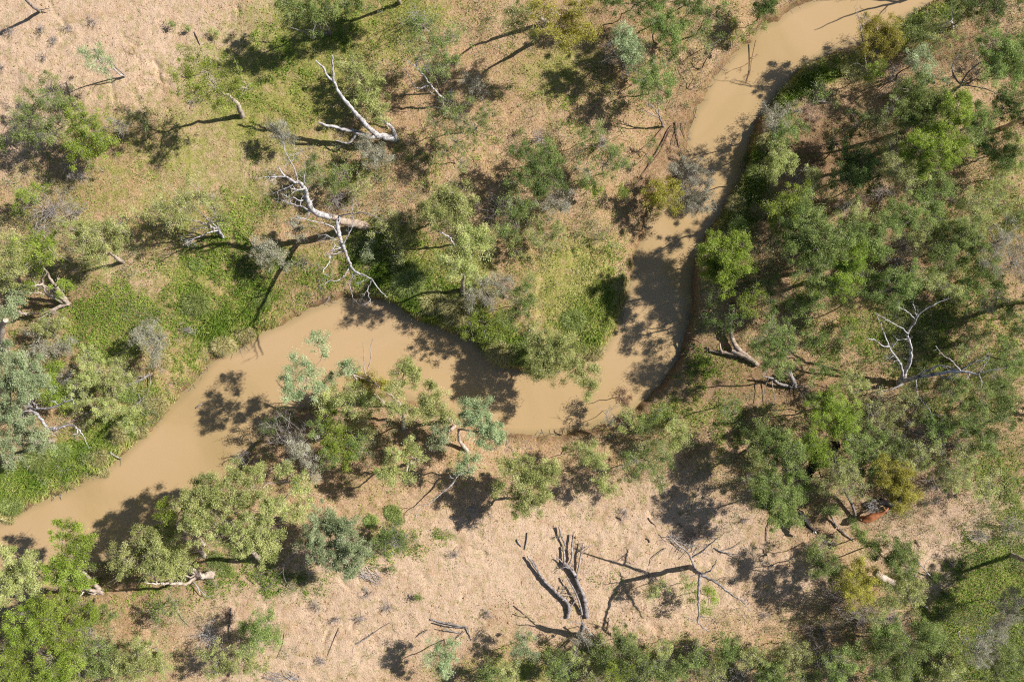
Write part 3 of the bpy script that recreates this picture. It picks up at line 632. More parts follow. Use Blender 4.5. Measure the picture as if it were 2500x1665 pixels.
# ---------------- the dead trees ----------------
deadtree('dead_tree', "massive bleached dead tree with two long white limbs reaching left over the upper grass", [
 (.36,.27,[(968,340,0),(945,336,.9),(920,331,1.3)]),
 (.25,.07,[(922,331,1.3),(900,312,2.0),(868,278,3.4),(830,230,4.8),(816,201,5.5),(800,188,6.0),(790,166,6.5),(770,148,7.0)]),
 (.11,.05,[(816,201,5.5),(812,168,6.4),(811,136,7.2)]),
 (.24,.09,[(922,331,1.3),(900,334,1.4),(868,322,1.6),(830,314,2.0),(803,308,2.3),(778,300,2.5)]),
 (.13,.05,[(873,322,1.6),(862,340,1.2),(846,351,1.0),(818,343,.9)]),
 (.17,.10,[(965,336,.6),(960,316,1.0),(945,303,1.5),(928,293,2.0)])], spr=(0,0,0))
deadtree('dead_tree', "forked white dead tree with a broken brown stump beside the silver shrub, upper middle", [
 (.22,.17,[(1097,246,0),(1100,236,.6),(1102,224,1.1)]),
 (.11,.05,[(1093,246,.5),(1075,235,1.4),(1050,206,2.6),(1030,180,3.6),(1016,162,4.4),(1021,140,5.0)]),
 (.06,.03,[(1016,162,4.4),(1005,157,4.7),(994,149,5.1)]),
 (.07,.03,[(1050,206,2.6),(1020,218,2.6),(1006,204,3.0),(998,185,3.6),(984,164,4.2)]),
 (.04,.02,[(1035,212,2.6),(1046,222,2.3),(1058,230,2.0)])], spr=(1,.4,.4))
deadtree('dead_tree', "largest dead tree, thick tan trunk, tangled white branches reaching over the river bend", [
 (.44,.26,[(893,552,0),(860,545,1.5),(834,540,2.6),(807,530,3.8)]),
 (.27,.13,[(807,530,3.8),(776,521,5.0),(761,510,5.8),(752,487,6.8),(747,467,7.6),(735,450,8.6),(722,446,9.2)]),
 (.12,.04,[(722,446,9.2),(706,437,9.5),(690,425,9.8),(680,406,10.2)]),
 (.08,.03,[(695,432,9.7),(672,432,9.9),(647,434,10.1)]),
 (.07,.02,[(727,446,9.0),(718,410,9.6),(700,380,10.0),(693,347,10.4)]),
 (.04,.02,[(711,396,9.8),(722,380,10.0),(738,364,10.2)]),
 (.06,.03,[(740,452,8.4),(743,438,8.8),(744,428,9.0)]),
 (.07,.02,[(747,487,6.8),(730,490,7.0),(714,482,7.2),(690,488,7.4)]),
 (.05,.02,[(715,452,9.2),(692,462,9.0),(665,475,8.6)]),
 (.09,.05,[(757,518,5.4),(740,506,5.2),(716,500,5.0),(687,490,4.8)]),
 (.22,.13,[(824,530,3.2),(826,560,4.4),(831,585,5.4),(840,606,6.2)]),
 (.14,.03,[(840,606,6.2),(848,628,7.0),(866,662,7.8),(905,680,8.2),(922,704,8.5),(943,725,8.8)]),
 (.05,.02,[(908,682,8.2),(898,708,8.2),(904,735,8.1),(901,748,8.1)]),
 (.06,.02,[(866,662,7.8),(854,690,7.5),(858,712,7.3),(862,730,7.2)]),
 (.07,.02,[(840,612,6.3),(818,620,6.6),(793,622,6.8)]),
 (.05,.02,[(805,622,6.7),(803,645,7.1),(788,664,7.4),(812,680,7.7)]),
 (.07,.02,[(856,648,7.4),(842,672,7.6),(824,686,7.9),(804,685,8.0),(790,697,8.2)]),
 (.07,.02,[(826,575,4.9),(812,555,5.3),(790,545,5.7),(765,541,6.1),(724,528,6.6)]),
 (.07,.02,[(828,527,3.4),(860,522,5.0),(890,520,6.0),(925,534,6.8)]),
 (.06,.02,[(836,600,6.0),(852,570,6.6),(863,540,7.2),(858,520,7.6),(862,500,8.0)]),
 (.05,.02,[(832,590,5.5),(812,582,5.9),(795,572,6.2)]),
 (.05,.02,[(818,597,5.9),(812,613,6.2),(806,630,6.5)])], bark0='tan', spr=(2,.95,1.7))
deadtree('dead_tree', "white and grey three-limbed dead tree standing in green herbs right of the river", [
 (.30,.24,[(2194,938,0),(2202,925,.9),(2208,912,1.4)]),
 (.18,.09,[(2206,915,1.4),(2222,880,3.0),(2224,850,4.0),(2217,826,4.8),(2217,812,5.2)]),
 (.09,.02,[(2217,812,5.2),(2232,788,5.9),(2245,766,6.4),(2275,746,7.0),(2322,727,7.6)]),
 (.06,.02,[(2236,782,6.0),(2214,760,6.5),(2192,750,6.9)]),
 (.04,.02,[(2238,774,6.2),(2232,750,6.7),(2228,742,6.9)]),
 (.06,.02,[(2217,814,5.2),(2200,800,5.6),(2172,785,6.2),(2154,775,6.6),(2135,762,7.0)]),
 (.13,.07,[(2204,918,1.4),(2200,892,2.6),(2182,866,3.8),(2172,848,4.5)]),
 (.06,.02,[(2172,848,4.5),(2160,820,5.3),(2150,792,5.9),(2140,768,6.4)]),
 (.06,.02,[(2172,846,4.6),(2155,845,4.8),(2140,832,5.1),(2115,825,5.5)]),
 (.06,.03,[(2180,847,4.5),(2192,830,4.8),(2215,828,5.0)]),
 (.20,.09,[(2206,930,1.0),(2240,922,2.6),(2290,912,4.2),(2340,906,5.2),(2390,914,6.0)]),
 (.12,.05,[(2225,927,1.8),(2262,905,3.4),(2300,892,4.4),(2342,905,5.2)]),
 (.06,.02,[(2345,905,5.3),(2322,880,5.8),(2300,865,6.1),(2284,844,6.4)]),
 (.06,.02,[(2345,905,5.3),(2375,886,5.9),(2402,880,6.3),(2422,862,6.7)]),
 (.05,.02,[(2385,912,5.9),(2415,905,6.4),(2460,897,7.0)]),
 (.05,.02,[(2392,908,6.0),(2408,885,6.4),(2416,870,6.7)]),
 (.05,.03,[(2292,915,4.2),(2310,924,4.5),(2345,907,5.2)]),
 (.08,.03,[(2204,938,.6),(2180,948,1.2),(2158,955,1.6),(2138,958,1.9)]),
 (.06,.02,[(2236,928,2.4),(2240,962,2.9),(2262,992,3.2),(2276,1010,3.3),(2302,1014,3.4)]),
 (.03,.015,[(2272,1006,3.3),(2272,1022,3.3),(2267,1038,3.3)])], spr=(2,.75,1.1))
deadtree('dead_tree', "star-shaped grey dead tree on the bare ground, right of the big fallen trunks", [
 (.26,.16,[(1686,1384,0),(1697,1392,2.4),(1709,1402,4.6)]),
 (.14,.04,[(1709,1402,4.6),(1706,1438,5.1),(1705,1470,5.4),(1706,1500,5.6),(1704,1519,5.7),(1731,1541,5.8)]),
 (.13,.03,[(1710,1402,4.6),(1746,1420,5.2),(1783,1449,5.7),(1808,1464,6.0),(1832,1492,6.2)]),
 (.09,.03,[(1709,1402,4.6),(1731,1394,5.0),(1742,1382,5.3),(1750,1365,5.6)]),
 (.12,.04,[(1696,1390,2.6),(1686,1362,3.8),(1676,1345,4.6),(1651,1325,5.2),(1630,1306,5.6)]),
 (.08,.05,[(1690,1360,3.9),(1717,1343,4.4),(1735,1326,4.8),(1753,1313,5.1)]),
 (.05,.02,[(1706,1500,5.6),(1720,1508,5.8),(1732,1514,5.9)]),
 (.05,.02,[(1705,1402,4.6),(1692,1404,4.9),(1680,1407,5.1)]),
 (.04,.02,[(1704,1519,5.7),(1690,1512,5.8),(1672,1505,5.9)]),
 (.04,.02,[(1746,1420,5.2),(1758,1412,5.5),(1770,1409,5.7)])], 'grey', spr=(2,.8,1.1))
deadtree('dead_tree', "short dead stump splitting into pale prongs at the foot of the big fallen trunks", [
 (.27,.17,[(1414,1556,0),(1420,1538,1.8),(1424,1522,3.0)]),
 (.10,.03,[(1419,1550,.6),(1408,1586,1.4),(1390,1618,1.8),(1372,1628,2.0)]),
 (.08,.03,[(1421,1552,.6),(1432,1572,1.4),(1438,1592,1.8)]),
 (.06,.03,[(1421,1525,2.9),(1405,1518,3.2),(1385,1516,3.4)]),
 (.06,.02,[(1424,1522,3.0),(1418,1505,3.4),(1421,1490,3.8)]),
 (.07,.03,[(1426,1526,1.4),(1442,1545,1.2),(1466,1570,1.0)])], 'grey', spr=(2,.5,1.0))
deadtree('dead_tree', "thin grey dead tree with many wiry branches near the right edge of the upper thicket", [
 (.17,.12,[(2296,262,0),(2312,242,1.6),(2335,218,2.8)]),
 (.09,.03,[(2335,218,2.8),(2346,206,3.2),(2330,190,3.7),(2325,160,4.3),(2342,130,4.8)]),
 (.07,.02,[(2346,206,3.2),(2365,175,3.8),(2400,150,4.4),(2430,142,4.8),(2462,128,5.2)]),
 (.06,.02,[(2342,210,3.1),(2380,212,3.6),(2425,225,4.2),(2440,240,4.5),(2448,268,4.8)]),
 (.05,.02,[(2380,180,4.0),(2400,160,4.5),(2410,130,5.0),(2420,108,5.4)]),
 (.04,.02,[(2350,205,3.2),(2375,190,3.8),(2405,170,4.3)]),
 (.05,.02,[(2318,238,2.0),(2345,240,2.6),(2385,256,3.4),(2400,275,3.8)])], 'grey', spr=(3,.9,1.5))
deadtree('dead_tree', "leaning white dead limb tree in the top left corner of the bare ground", [
 (.14,.11,[(96,27,0),(84,20,1.2),(70,8,2.4),(58,-8,3.6),(40,-30,5.2)]),
 (.06,.03,[(94,25,.1),(106,24,.25),(120,22,.4)]),
 (.07,.03,[(62,-2,3.4),(75,-25,4.4),(70,-50,5.4)])], 'grey', spr=(1,.5,.6))
deadtree('dead_tree', "bare dead tree of thin grey sticks beside the bright green tree at the top", [
 (.13,.09,[(806,84,0),(797,62,1.6),(788,40,2.6)]),
 (.07,.03,[(788,40,2.6),(784,18,3.4),(796,2,4.0)]),
 (.07,.02,[(764,92,.2),(742,78,.9),(716,70,1.5),(698,58,1.9),(682,44,2.3)]),
 (.04,.02,[(700,60,1.9),(704,50,2.2),(708,40,2.5)]),
 (.05,.02,[(804,84,.1),(792,74,.9),(775,62,1.6),(764,45,2.0)]),
 (.05,.02,[(806,86,.1),(780,80,.6),(765,84,.9)])], 'grey', spr=(3,.7,1.8))
deadtree('dead_tree', "slender dead twig spire standing at the water's edge beside the olive tree", [
 (.10,.07,[(2116,182,0),(2112,140,2.2),(2106,100,3.8)]),
 (.05,.015,[(2106,100,3.8),(2102,70,4.9),(2096,40,5.7),(2086,18,6.3)]),
 (.03,.015,[(2103,75,4.7),(2112,55,5.2),(2110,30,5.8)]),
 (.03,.015,[(2108,118,3.0),(2094,104,3.6),(2076,92,4.2)]),
 (.04,.02,[(2116,170,.8),(2090,155,1.0),(2062,172,1.0)])], 'twig', spr=(3,.45,1.8))
deadtree('dead_tree', "white dead branch tree in deep shade at the upper right above the river", [
 (.12,.08,[(2330,70,0),(2325,60,1.4),(2322,52,2.4)]),
 (.05,.02,[(2322,52,2.4),(2312,60,2.6),(2300,78,2.6),(2290,98,2.6)]),
 (.04,.02,[(2312,56,2.5),(2296,62,2.6),(2282,68,2.6)]),
 (.06,.02,[(2322,52,2.4),(2326,30,3.0),(2318,14,3.4)])], 'white', spr=(2,.5,1.2))
deadtree('dead_tree', "pale dead tree hung with grey twigs on the eroded bank beside the roots", [
 (.11,.07,[(1622,312,0),(1614,296,1.2),(1608,280,2.0)]),
 (.05,.02,[(1608,280,2.0),(1594,262,2.6),(1578,246,3.0)]),
 (.05,.02,[(1612,290,1.6),(1592,280,2.2),(1570,268,2.6),(1552,268,2.8)]),
 (.04,.02,[(1608,280,2.0),(1606,258,2.6),(1590,240,3.0)])], 'grey', spr=(3,.6,2.2))

# ---------------- fallen trunks and branches ----------------
log('fallen_tree', "longest fallen grey trunk with snapped upright prongs on the bare ground", [
 (.24,.15,[(1433,1508,.0),(1430,1480,.05),(1424,1450,.05),(1411,1425,.1),(1402,1400,.15),(1387,1383,.2),(1376,1372,.2)]),
 (.10,.08,[(1376,1374,.2),(1377,1355,.2),(1375,1334,.2)]),
 (.07,.08,[(1381,1332,.2),(1370,1308,.2),(1365,1286,.2)]),
 (.09,.08,[(1388,1380,.2),(1396,1362,.25),(1396,1336,.3),(1400,1304,.3)]),
 (.10,.05,[(1407,1406,.15),(1414,1380,.25),(1418,1352,.3),(1424,1325,.3)]),
 (.06,.03,[(1372,1372,.3),(1366,1365,.3),(1358,1362,.3)]),(.04,.02,[(1420,1350,.4),(1436,1336,.4),(1448,1330,.4)]),(.05,.03,[(1392,1390,.3),(1380,1384,.4),(1366,1388,.3)])], 'grey', 'fallen tree', spr=(2,.5,1.2))
log('fallen_tree', "curved fallen grey trunk lying left of the longest one on the bare ground", [
 (.19,.14,[(1386,1508,0),(1389,1482,.1),(1380,1466,.15),(1364,1452,.15)]),
 (.15,.08,[(1364,1452,.15),(1346,1434,.2),(1328,1416,.2),(1306,1383,.25),(1288,1358,.25)]),
 (.10,.07,[(1389,1484,.1),(1398,1474,.2),(1406,1462,.2)]),(.06,.04,[(1368,1450,.2),(1374,1440,.3),(1376,1430,.3)]),
 (.07,.04,[(1310,1384,.3),(1304,1372,.3),(1300,1366,.3)])], 'grey', 'fallen tree', spr=(1,.4,.6))
log('fallen_tree', "slim grey fallen stem squeezed between the two big fallen trunks", [
 (.11,.05,[(1421,1500,.1),(1414,1470,.3),(1402,1440,.4),(1392,1422,.5),(1383,1408,.5)]),
 (.04,.02,[(1398,1455,.3),(1384,1452,.4),(1370,1446,.4)])], 'grey', 'fallen tree', spr=(2,.5,1.6))
log('fallen_log', "forked brown log lying in the shade near the right bank", [
 (.30,.22,[(1832,876,.1),(1812,866,.2),(1786,856,.2)]),
 (.26,.20,[(1822,868,.2),(1800,850,.3),(1789,830,.3),(1783,802,.4)]),
 (.12,.09,[(1764,862,.2),(1758,850,.4),(1757,838,.5)]),
 (.19,.10,[(1800,866,.2),(1766,860,.2),(1732,856,.1)]),
 (.24,.20,[(1832,876,.1),(1842,884,.1),(1850,892,.05)])], 'tan', 'log')
log('fallen_branch', "short brown log end jutting from the right bank below the deep shade", [(.10,.06,[(1690,826,.2),(1702,832,.2),(1712,838,.2)])], 'brown', 'log')
log('fallen_branch', "thin brown stick on the right bank pointing at the water", [(.04,.03,[(1656,870,.1),(1672,867,.1),(1686,864,.1)])], 'dark')
log('fallen_log', "thick pale stub with bundles of wiry branches, right of the forked brown log", [
 (.24,.18,[(1926,908,.9),(1934,925,.6),(1942,946,.2)]),
 (.10,.05,[(1942,946,.2),(1955,944,.3),(1966,948,.3)]),
 (.17,.07,[(1938,944,.2),(1905,938,.4),(1886,925,.6),(1862,918,.8)]),
 (.05,.02,[(1945,948,.2),(1958,968,.4),(1972,990,.5),(1982,1000,.5)]),
 (.05,.02,[(1884,928,.6),(1888,955,.6),(1894,985,.6)]),
 (.04,.02,[(1876,925,.7),(1868,945,.6),(1864,978,.6)])], 'grey', 'log', spr=(2,.7,2.0))
log('fallen_branch', "long white dead branch sagging down over the shaded bank below the middle gum trees", [
 (.09,.05,[(1140,1150,1.4),(1118,1160,1.6),(1104,1182,1.6),(1080,1202,1.5)]),
 (.05,.02,[(1080,1202,1.5),(1050,1228,1.3),(1036,1234,1.2),(1020,1248,1.1),(1014,1270,.9)]),
 (.03,.015,[(1032,1232,1.2),(1018,1234,1.1),(1004,1248,1.0)]),
 (.03,.02,[(1108,1168,1.6),(1102,1166,1.7),(1098,1160,1.8)])], 'white', spr=(1,.3,.5), cat='branch')
log('fallen_branch', "curved grey dead branch hanging out of the pale gum above the lower left bare ground", [
 (.08,.04,[(737,1338,1.2),(716,1358,1.3),(696,1374,1.1)]),
 (.04,.015,[(696,1374,1.1),(691,1396,.8),(700,1422,.5),(724,1440,.3)]),
 (.04,.015,[(696,1374,1.1),(670,1388,.9),(648,1394,.7)]),
 (.03,.012,[(692,1392,.9),(672,1410,.6),(650,1440,.3)])], 'grey', spr=(3,.6,1.8))
log('fallen_branch', "sun-bleached split log on the bare ground at the lower middle left", [
 (.07,.06,[(870,1571,.0),(892,1558,.0),(912,1544,.0)]),(.05,.02,[(912,1544,0),(930,1532,.05),(952,1520,.05)])], 'grey', 'log', spr=(1,.3,.8))
log('fallen_branch', "broad fan of bleached fallen limbs above the small blue-green tree at the bottom", [
 (.09,.07,[(1051,1511,0),(1085,1520,.1),(1110,1525,.2),(1142,1531,.2)]),
 (.05,.03,[(1060,1520,.2),(1095,1528,.3),(1140,1533,.3)]),
 (.06,.03,[(1142,1531,.2),(1146,1548,.1),(1150,1562,.0)]),
 (.07,.03,[(1122,1544,0),(1098,1540,.3),(1076,1534,.5)]),
 (.04,.02,[(1136,1540,.2),(1120,1552,.1),(1108,1562,0)]),
 (.04,.02,[(1014,1556,0),(1030,1544,.1),(1046,1536,.1)])], 'grey', spr=(2,.5,1.6))
log('fallen_branch', "pronged grey branch on bare ground, upper right of the star-shaped dead tree", [
 (.06,.05,[(1744,1337,0),(1762,1346,.1),(1780,1350,.1)]),(.04,.015,[(1780,1350,.1),(1800,1352,.1),(1822,1350,.05)]),
 (.04,.015,[(1762,1344,.1),(1790,1336,.1),(1814,1320,.1)]),(.03,.015,[(1776,1350,.1),(1790,1358,.1),(1802,1358,.0)])], 'grey', spr=(1,.4,1.2))
log('fallen_branch', "crooked grey stick left of the star-shaped dead tree on bare ground", [(.045,.02,[(1624,1338,.1),(1608,1350,.15),(1592,1362,.1),(1584,1380,.0)])], 'grey', spr=(1,.3,.8))
for px_, py_, qx, qy, rr, lb in [
 (1288,1300,1281,1341,.07,"upright-looking dark stick alone at the left of the fallen trunks"),
 (1262,1316,1273,1334,.08,"short thick chunk of wood left of the fallen trunks"),
 (1254,1478,1280,1500,.05,"pale stick lying on the bare ground below the curved fallen trunk"),
 (1252,1498,1286,1507,.03,"thin brown stick beneath the pale stick on bare ground"),
 (1486,1507,1488,1550,.035,"straight dark stick right of the prong stump"),
 (1583,1264,1600,1281,.06,"small curved piece of bark by a hollow on the bare ground"),
 (1578,1314,1586,1324,.06,"tiny dark chip of wood above the star-shaped dead tree"),
 (1657,1278,1663,1289,.06,"small dark wedge of wood on the bare ground near the shadow edge"),
 (827,1533,800,1600,.03,"thin bowed dark stick lying alone on the lower left bare ground"),
 (694,1545,676,1605,.025,"wiry bent twig at the left end of the bare ground"),
 (474,78,488,110,.045,"dark upright stick in the bare ground at the top left"),
 (888,1372,924,1342,.07,"pale split stub leaning beside the brush pile"),
 (565,1484,560,1560,.09,"narrow grey dead stem standing between the bottom left shrubs"),
 (2235,1320,2243,1334,.05,"little dark peg of wood on the right bare strip"),
 (1878,1268,1870,1320,.04,"grey stick beside the shadow at the right of the bare ground"),
 (268,1103,297,1121,.09,"brown log end poking into the river from the left bank"),
 (479,996,494,986,.08,"short waterlogged snag floating in the left reach of the river"),
 (1873,1356,1864,1340,.05,"curved bare twig under the thicket, right of the bare ground"),
 (1505,1262,1518,1270,.05,"dark curl of bark by a tiny grey plant on the bare ground")]:
    log('fallen_stick', lb, [(rr, rr * .6, [(px_, py_, .02), ((px_ + qx) / 2 + rng.normal(0, 2), (py_ + qy) / 2 + rng.normal(0, 2), .06), (qx, qy, .02)])], 'grey' if rr > .06 else 'dark', 'stick')
log('fallen_branch', "forked dead branch leaning out of the thicket edge onto the right bare strip", [
 (.07,.04,[(2277,1411,0),(2262,1396,.4),(2250,1380,.7)]),(.04,.02,[(2250,1380,.7),(2234,1364,.9),(2222,1352,1.0)]),
 (.03,.015,[(2256,1388,.6),(2262,1370,.7),(2280,1358,.7)]),(.03,.015,[(2250,1380,.7),(2236,1376,.8),(2222,1376,.8)])], 'white', spr=(2,.5,1.4))
log('fallen_branch', "long white fallen pole lying beside the chestnut cow", [(.13,.11,[(2090,1268,.1),(2083,1240,.3),(2070,1212,.6),(2056,1190,.9)]),(.04,.02,[(2070,1210,.6),(2080,1216,.6),(2088,1222,.5)])], 'grey', 'log')
log('fallen_branch', "slim grey pole lying left of the white pole near the cattle", [(.08,.07,[(2024,1254,.3),(2036,1274,.1),(2046,1288,.1)]),(.07,.05,[(2050,1290,.1),(2066,1306,.1),(2084,1320,.0)])], 'grey', 'log')
log('fallen_tree', "thick white trunk section lying half hidden in the lower right thicket", [
 (.34,.30,[(2136,1396,.8),(2150,1408,.7),(2182,1422,.4)]),(.20,.14,[(2182,1422,.4),(2215,1440,.3),(2240,1460,.3)]),(.17,.10,[(2246,1462,.3),(2256,1476,.2),(2266,1486,.1)])], 'gum', 'fallen tree')
log('fallen_branch', "grey crooked branch lying in the bright herbs at the lower right", [(.05,.03,[(2190,1522,.2),(2210,1545,.3),(2232,1560,.2),(2258,1574,.1)]),(.03,.02,[(2232,1560,.2),(2240,1572,.2),(2250,1578,.1)])], 'white', spr=(2,.5,1.4))
log('fallen_branch', "thick fallen limb with pinkish dead leaves on the left bank", [
 (.13,.09,[(366,914,.3),(345,926,.4),(318,940,.4)]),(.07,.03,[(318,940,.4),(300,950,.3),(270,966,.3)]),(.05,.03,[(356,918,.4),(340,920,.5),(316,938,.5)]),
 (.04,.03,[(368,916,.4),(366,940,.3),(360,962,.3)])], 'grey', 'log', spr=(2,.6,1.4))
log('fallen_branch', "fallen gum limb trailing towards the lower left beside the big left bank gum", [
 (.16,.10,[(166,742,.3),(140,752,.4),(120,764,.4)]),(.08,.04,[(120,764,.4),(100,776,.4),(82,792,.3)]),(.08,.04,[(150,744,.5),(100,766,.7),(50,762,.8)])], 'gum', 'log', spr=(2,.6,1.0))
log('fallen_branch', "grey forked dead branch below the left bank shrubs near straw tussocks", [
 (.06,.03,[(352,968,.3),(336,986,.4),(318,996,.4)]),(.05,.02,[(340,980,.4),(342,1000,.3),(356,1014,.2)]),(.04,.02,[(336,960,.3),(342,975,.4),(338,1002,.3)])], 'grey', spr=(2,.6,1.4))
log('fallen_branch', "tangled grey dead branch with forked end beneath the big white gum on the left bank", [
 (.08,.04,[(224,1004,.4),(205,1012,.5),(190,1022,.5)]),(.04,.02,[(190,1022,.5),(172,1030,.5),(160,1040,.4)])], 'grey', spr=(2,.6,1.6))
log('fallen_branch', "bleached twiggy prongs under the stout pale trunk at the lower left", [
 (.06,.03,[(452,1404,0),(478,1426,.4),(488,1448,.6)]),(.04,.02,[(482,1432,.5),(500,1452,.5),(512,1456,.5)])], 'white', spr=(2,.4,1.0))
log('fallen_branch', "long pale crooked branch lying below the lower left gum tree", [
 (.05,.03,[(422,1462,.4),(396,1482,.4),(360,1498,.3)]),(.03,.02,[(396,1482,.4),(370,1490,.4),(330,1494,.3)]),(.04,.02,[(424,1462,.4),(444,1506,.2),(466,1530,.1)])], 'gum', spr=(1,.5,1.0))
# roots and drift sticks on the eroded bank
for i, (pts, lb) in enumerate([
 ([(1648,298),(1652,330),(1660,384)], "thickest dark root running down the eroded bank"),
 ([(1640,306),(1624,330),(1618,360)], "pale root looping beside the thickest root on the eroded bank"),
 ([(1630,320),(1605,368),(1560,440)], "long dark root trailing down the eroded bank to the grey shrub"),
 ([(1636,316),(1612,372),(1580,410)], "second long brown root close above the longest one"),
 ([(1616,314),(1590,345),(1556,372)], "thin root crossing the upper part of the eroded bank"),
 ([(1664,300),(1672,335),(1688,370)], "light twiggy root hanging to the water's edge"),
 ([(1655,306),(1640,350),(1636,380)], "short brown root in the middle of the eroded bank"),
 ([(1700,262),(1694,290),(1680,322)], "root lying along the waterline above the eroded bank")]):
    log('tree_root', lb, [(.07 if i in (0, 2) else .04, .02, [(x_, y_, .12) for x_, y_ in pts])], 'dark' if i in (0, 2, 7) else 'brown', 'root', spr=(2,.5,1.5))
log('fallen_branch', "drowned reedy branch trailing from the bank into the river near the top", [
 (.05,.03,[(1845,100,.4),(1836,140,.15),(1832,170,.06)]),(.03,.015,[(1832,170,.06),(1826,190,.05),(1822,204,.05)]),(.03,.015,[(1834,150,.1),(1815,162,.06),(1790,170,.05)])], 'brown', spr=(3,.6,2.4))
log('fallen_branch', "dark curved dead branch above the bend of sandy bank, upper middle right", [
 (.06,.04,[(1714,166,.2),(1722,150,.8),(1734,130,1.3)]),(.04,.02,[(1712,168,.2),(1690,166,.4),(1666,176,.3)]),(.03,.02,[(1734,130,1.3),(1745,110,1.5),(1752,92,1.6)])], 'dark', spr=(3,.6,2.0))
log('fallen_branch', "arched bare branch on the sandy bank under the big green shrubs", [(.04,.02,[(1680,214,.1),(1692,190,.6),(1678,160,.7)]),(.03,.02,[(1680,214,.1),(1690,218,.1),(1700,210,.1)])], 'dark', spr=(2,.5,1.4))
log('fallen_branch', "small driftwood stub standing at the bottom shore of the river", [(.06,.03,[(1372,1062,.0),(1374,1052,.5),(1378,1044,.7)]),(.03,.02,[(1372,1062,.1),(1364,1056,.4),(1358,1054,.5)])], 'brown', spr=(1,.3,1.0))
log('fallen_branch', "short pale branch at the foot of the brown shrub on the lower shore", [(.05,.02,[(1484,1070,.0),(1496,1062,.2),(1506,1054,.3)]),(.03,.02,[(1486,1072,.0),(1496,1070,.2),(1500,1060,.3)])], 'white', spr=(1,.4,1.0))
pile(905,1402,46,22,25,34, "neat heap of bleached sticks beside a green tuft on the lower left bare ground", 'white')
pile(1690,1322,70,40,-20,50, "wide mat of grey sticks behind the star-shaped dead tree", 'grey', .03)
pile(1650,1320,40,20,20,26, "wispy twig bundle at the left end of the stick mat", 'twig', .02)
pile(672,1650,40,18,0,40, "tangle of grey twigs at the bottom edge, left of the bare ground", 'twig', .02)
pile(722,1650,30,12,15,22, "handful of white sticks at the bottom edge right of the grey twig tangle", 'white', .025)
pile(464,805,26,14,-10,36, "small heap of grey twigs on the left bank above the river", 'twig', .018)
pile(482,248,24,12,-15,18, "little grey heap of broken branches right of the yellow-green tree's shadow", 'grey', .03)
pile(1700,1578,34,16,20,36, "pale twig heap at the edge of the bottom shrubs", 'twig', .02)
pile(2390,1308,34,22,0,50, "round silver heap of dead twigs on the right bare strip", 'twig', .02)
pile(1160,1240,20,10,10,20, "small white brush heap in the shade under the lime green tree", 'white', .02)
pile(1690,1100,30,14,-45,26, "brown bundle of dead stalks right of the thin green shrub, lower middle", 'brown', .02)
pile(1205,1030+62,14,22,60,22, "reddish stalk bundle on the lower shore right of the pale gum", 'brown', .018)
# ---------------- the living plants, region by region ----------------
p = plant
# upper left
p('bush','G',4.0,[(110,225,50),(70,280,48),(150,262,50),(120,320,48),(60,330,30)],"broad green bush casting shadow to its left, largest at the upper left",dens=.75,twigs=2)
p('bush','Y',4.0,[(205,290,52),(240,335,50),(195,355,48),(225,370,35)],"brighter green bush joined to the right side of the largest upper left bush",dens=.9,twigs=1.6)
p('grey','S',3.2,[(285,300,34),(150,300,30),(130,265,25)],"grey twiggy shrub poking through the largest upper left bush",dens=.45,twigs=3)
p('sparse','T',5.0,[(205,125,26),(235,140,32),(255,165,28),(228,118,20)],"small lone blue-green tree with one bent white trunk on the pale ground",base=(306,188),name='small_tree',dens=1.0)
deadtree('dead_tree',"bent white dead trunk leaning beside the lone blue-green tree",[(.07,.04,[(307,188,0),(292,182,.8),(280,170,1.6),(268,158,2.2)]),(.03,.02,[(284,174,1.4),(274,170,1.7),(264,174,1.8)])],spr=(2,.4,1.0))
p('gum','Y',8.0,[(462,140,34),(450,185,38),(500,170,42),(520,205,40),(560,215,35),(470,225,40),(540,255,32),(600,215,28),(430,215,22),(585,180,24)],"see-through yellow-green tree with a curved bare trunk on the grassy flat",base=(591,284),trunk=[(582,258,3.6),(566,240,4.8)],dens=.5,twigs=.5)
p('bush','D',3.0,[(345,285,34),(320,300,26)],"dark sparse shrub with a dead stem right of the brighter green bush",dens=.5,twigs=2.4)
p('bush','G',3.0,[(-5,345,26)],"green shrub cut by the left edge below the pale ground",name='green_shrub')
p('bush','Y',2.6,[(75,478,30),(95,455,20),(52,500,20)],"small bright green shrub against the wiry grey bush at the left",dens=.9)
deadshrub(125,520,55,2.6,"large wiry grey dead bush left of centre-left pale shrubs",n=34)
deadshrub(190,520,34,2.2,"smaller wiry dead bush leaning right of the large wiry grey one",n=20)
deadshrub(175,410,30,1.8,"bunch of dead twigs under the lower edge of the brighter green bush",n=22)
deadshrub(205,420,26,1.8,"sparse dead twigs fanning below the brighter green bush's right half",n=14)
p('gum','P',5.0,[(395,505,40),(438,488,44),(480,480,40),(520,510,30),(440,530,36),(540,540,22)],"pale green shrubby tree with a fan of white dead limbs at centre left",base=(543,578),dens=.55,twigs=1.6)
deadtree('dead_tree',"fan of white dead limbs spreading left from one foot among pale green foliage",[(.13,.11,[(545,582,0),(538,568,.8),(532,556,1.4)]),(.08,.03,[(534,562,1.2),(500,572,2.0),(460,590,2.6),(446,600,2.8)]),(.06,.02,[(534,560,1.3),(490,545,2.2),(440,530,3.0),(405,550,3.0)]),(.07,.02,[(532,556,1.4),(500,530,2.6),(465,500,3.6),(440,488,4.2)]),(.06,.02,[(532,556,1.4),(524,520,2.8),(512,490,3.8)]),(.05,.02,[(534,560,1.3),(510,556,1.9),(470,560,2.4)])],spr=(3,.7,2.0))
p('sparse','P',2.2,[(290,545,35),(225,560,34),(330,530,26)],"low pale wispy shrub left of the fan-limbed tree",dens=.8)
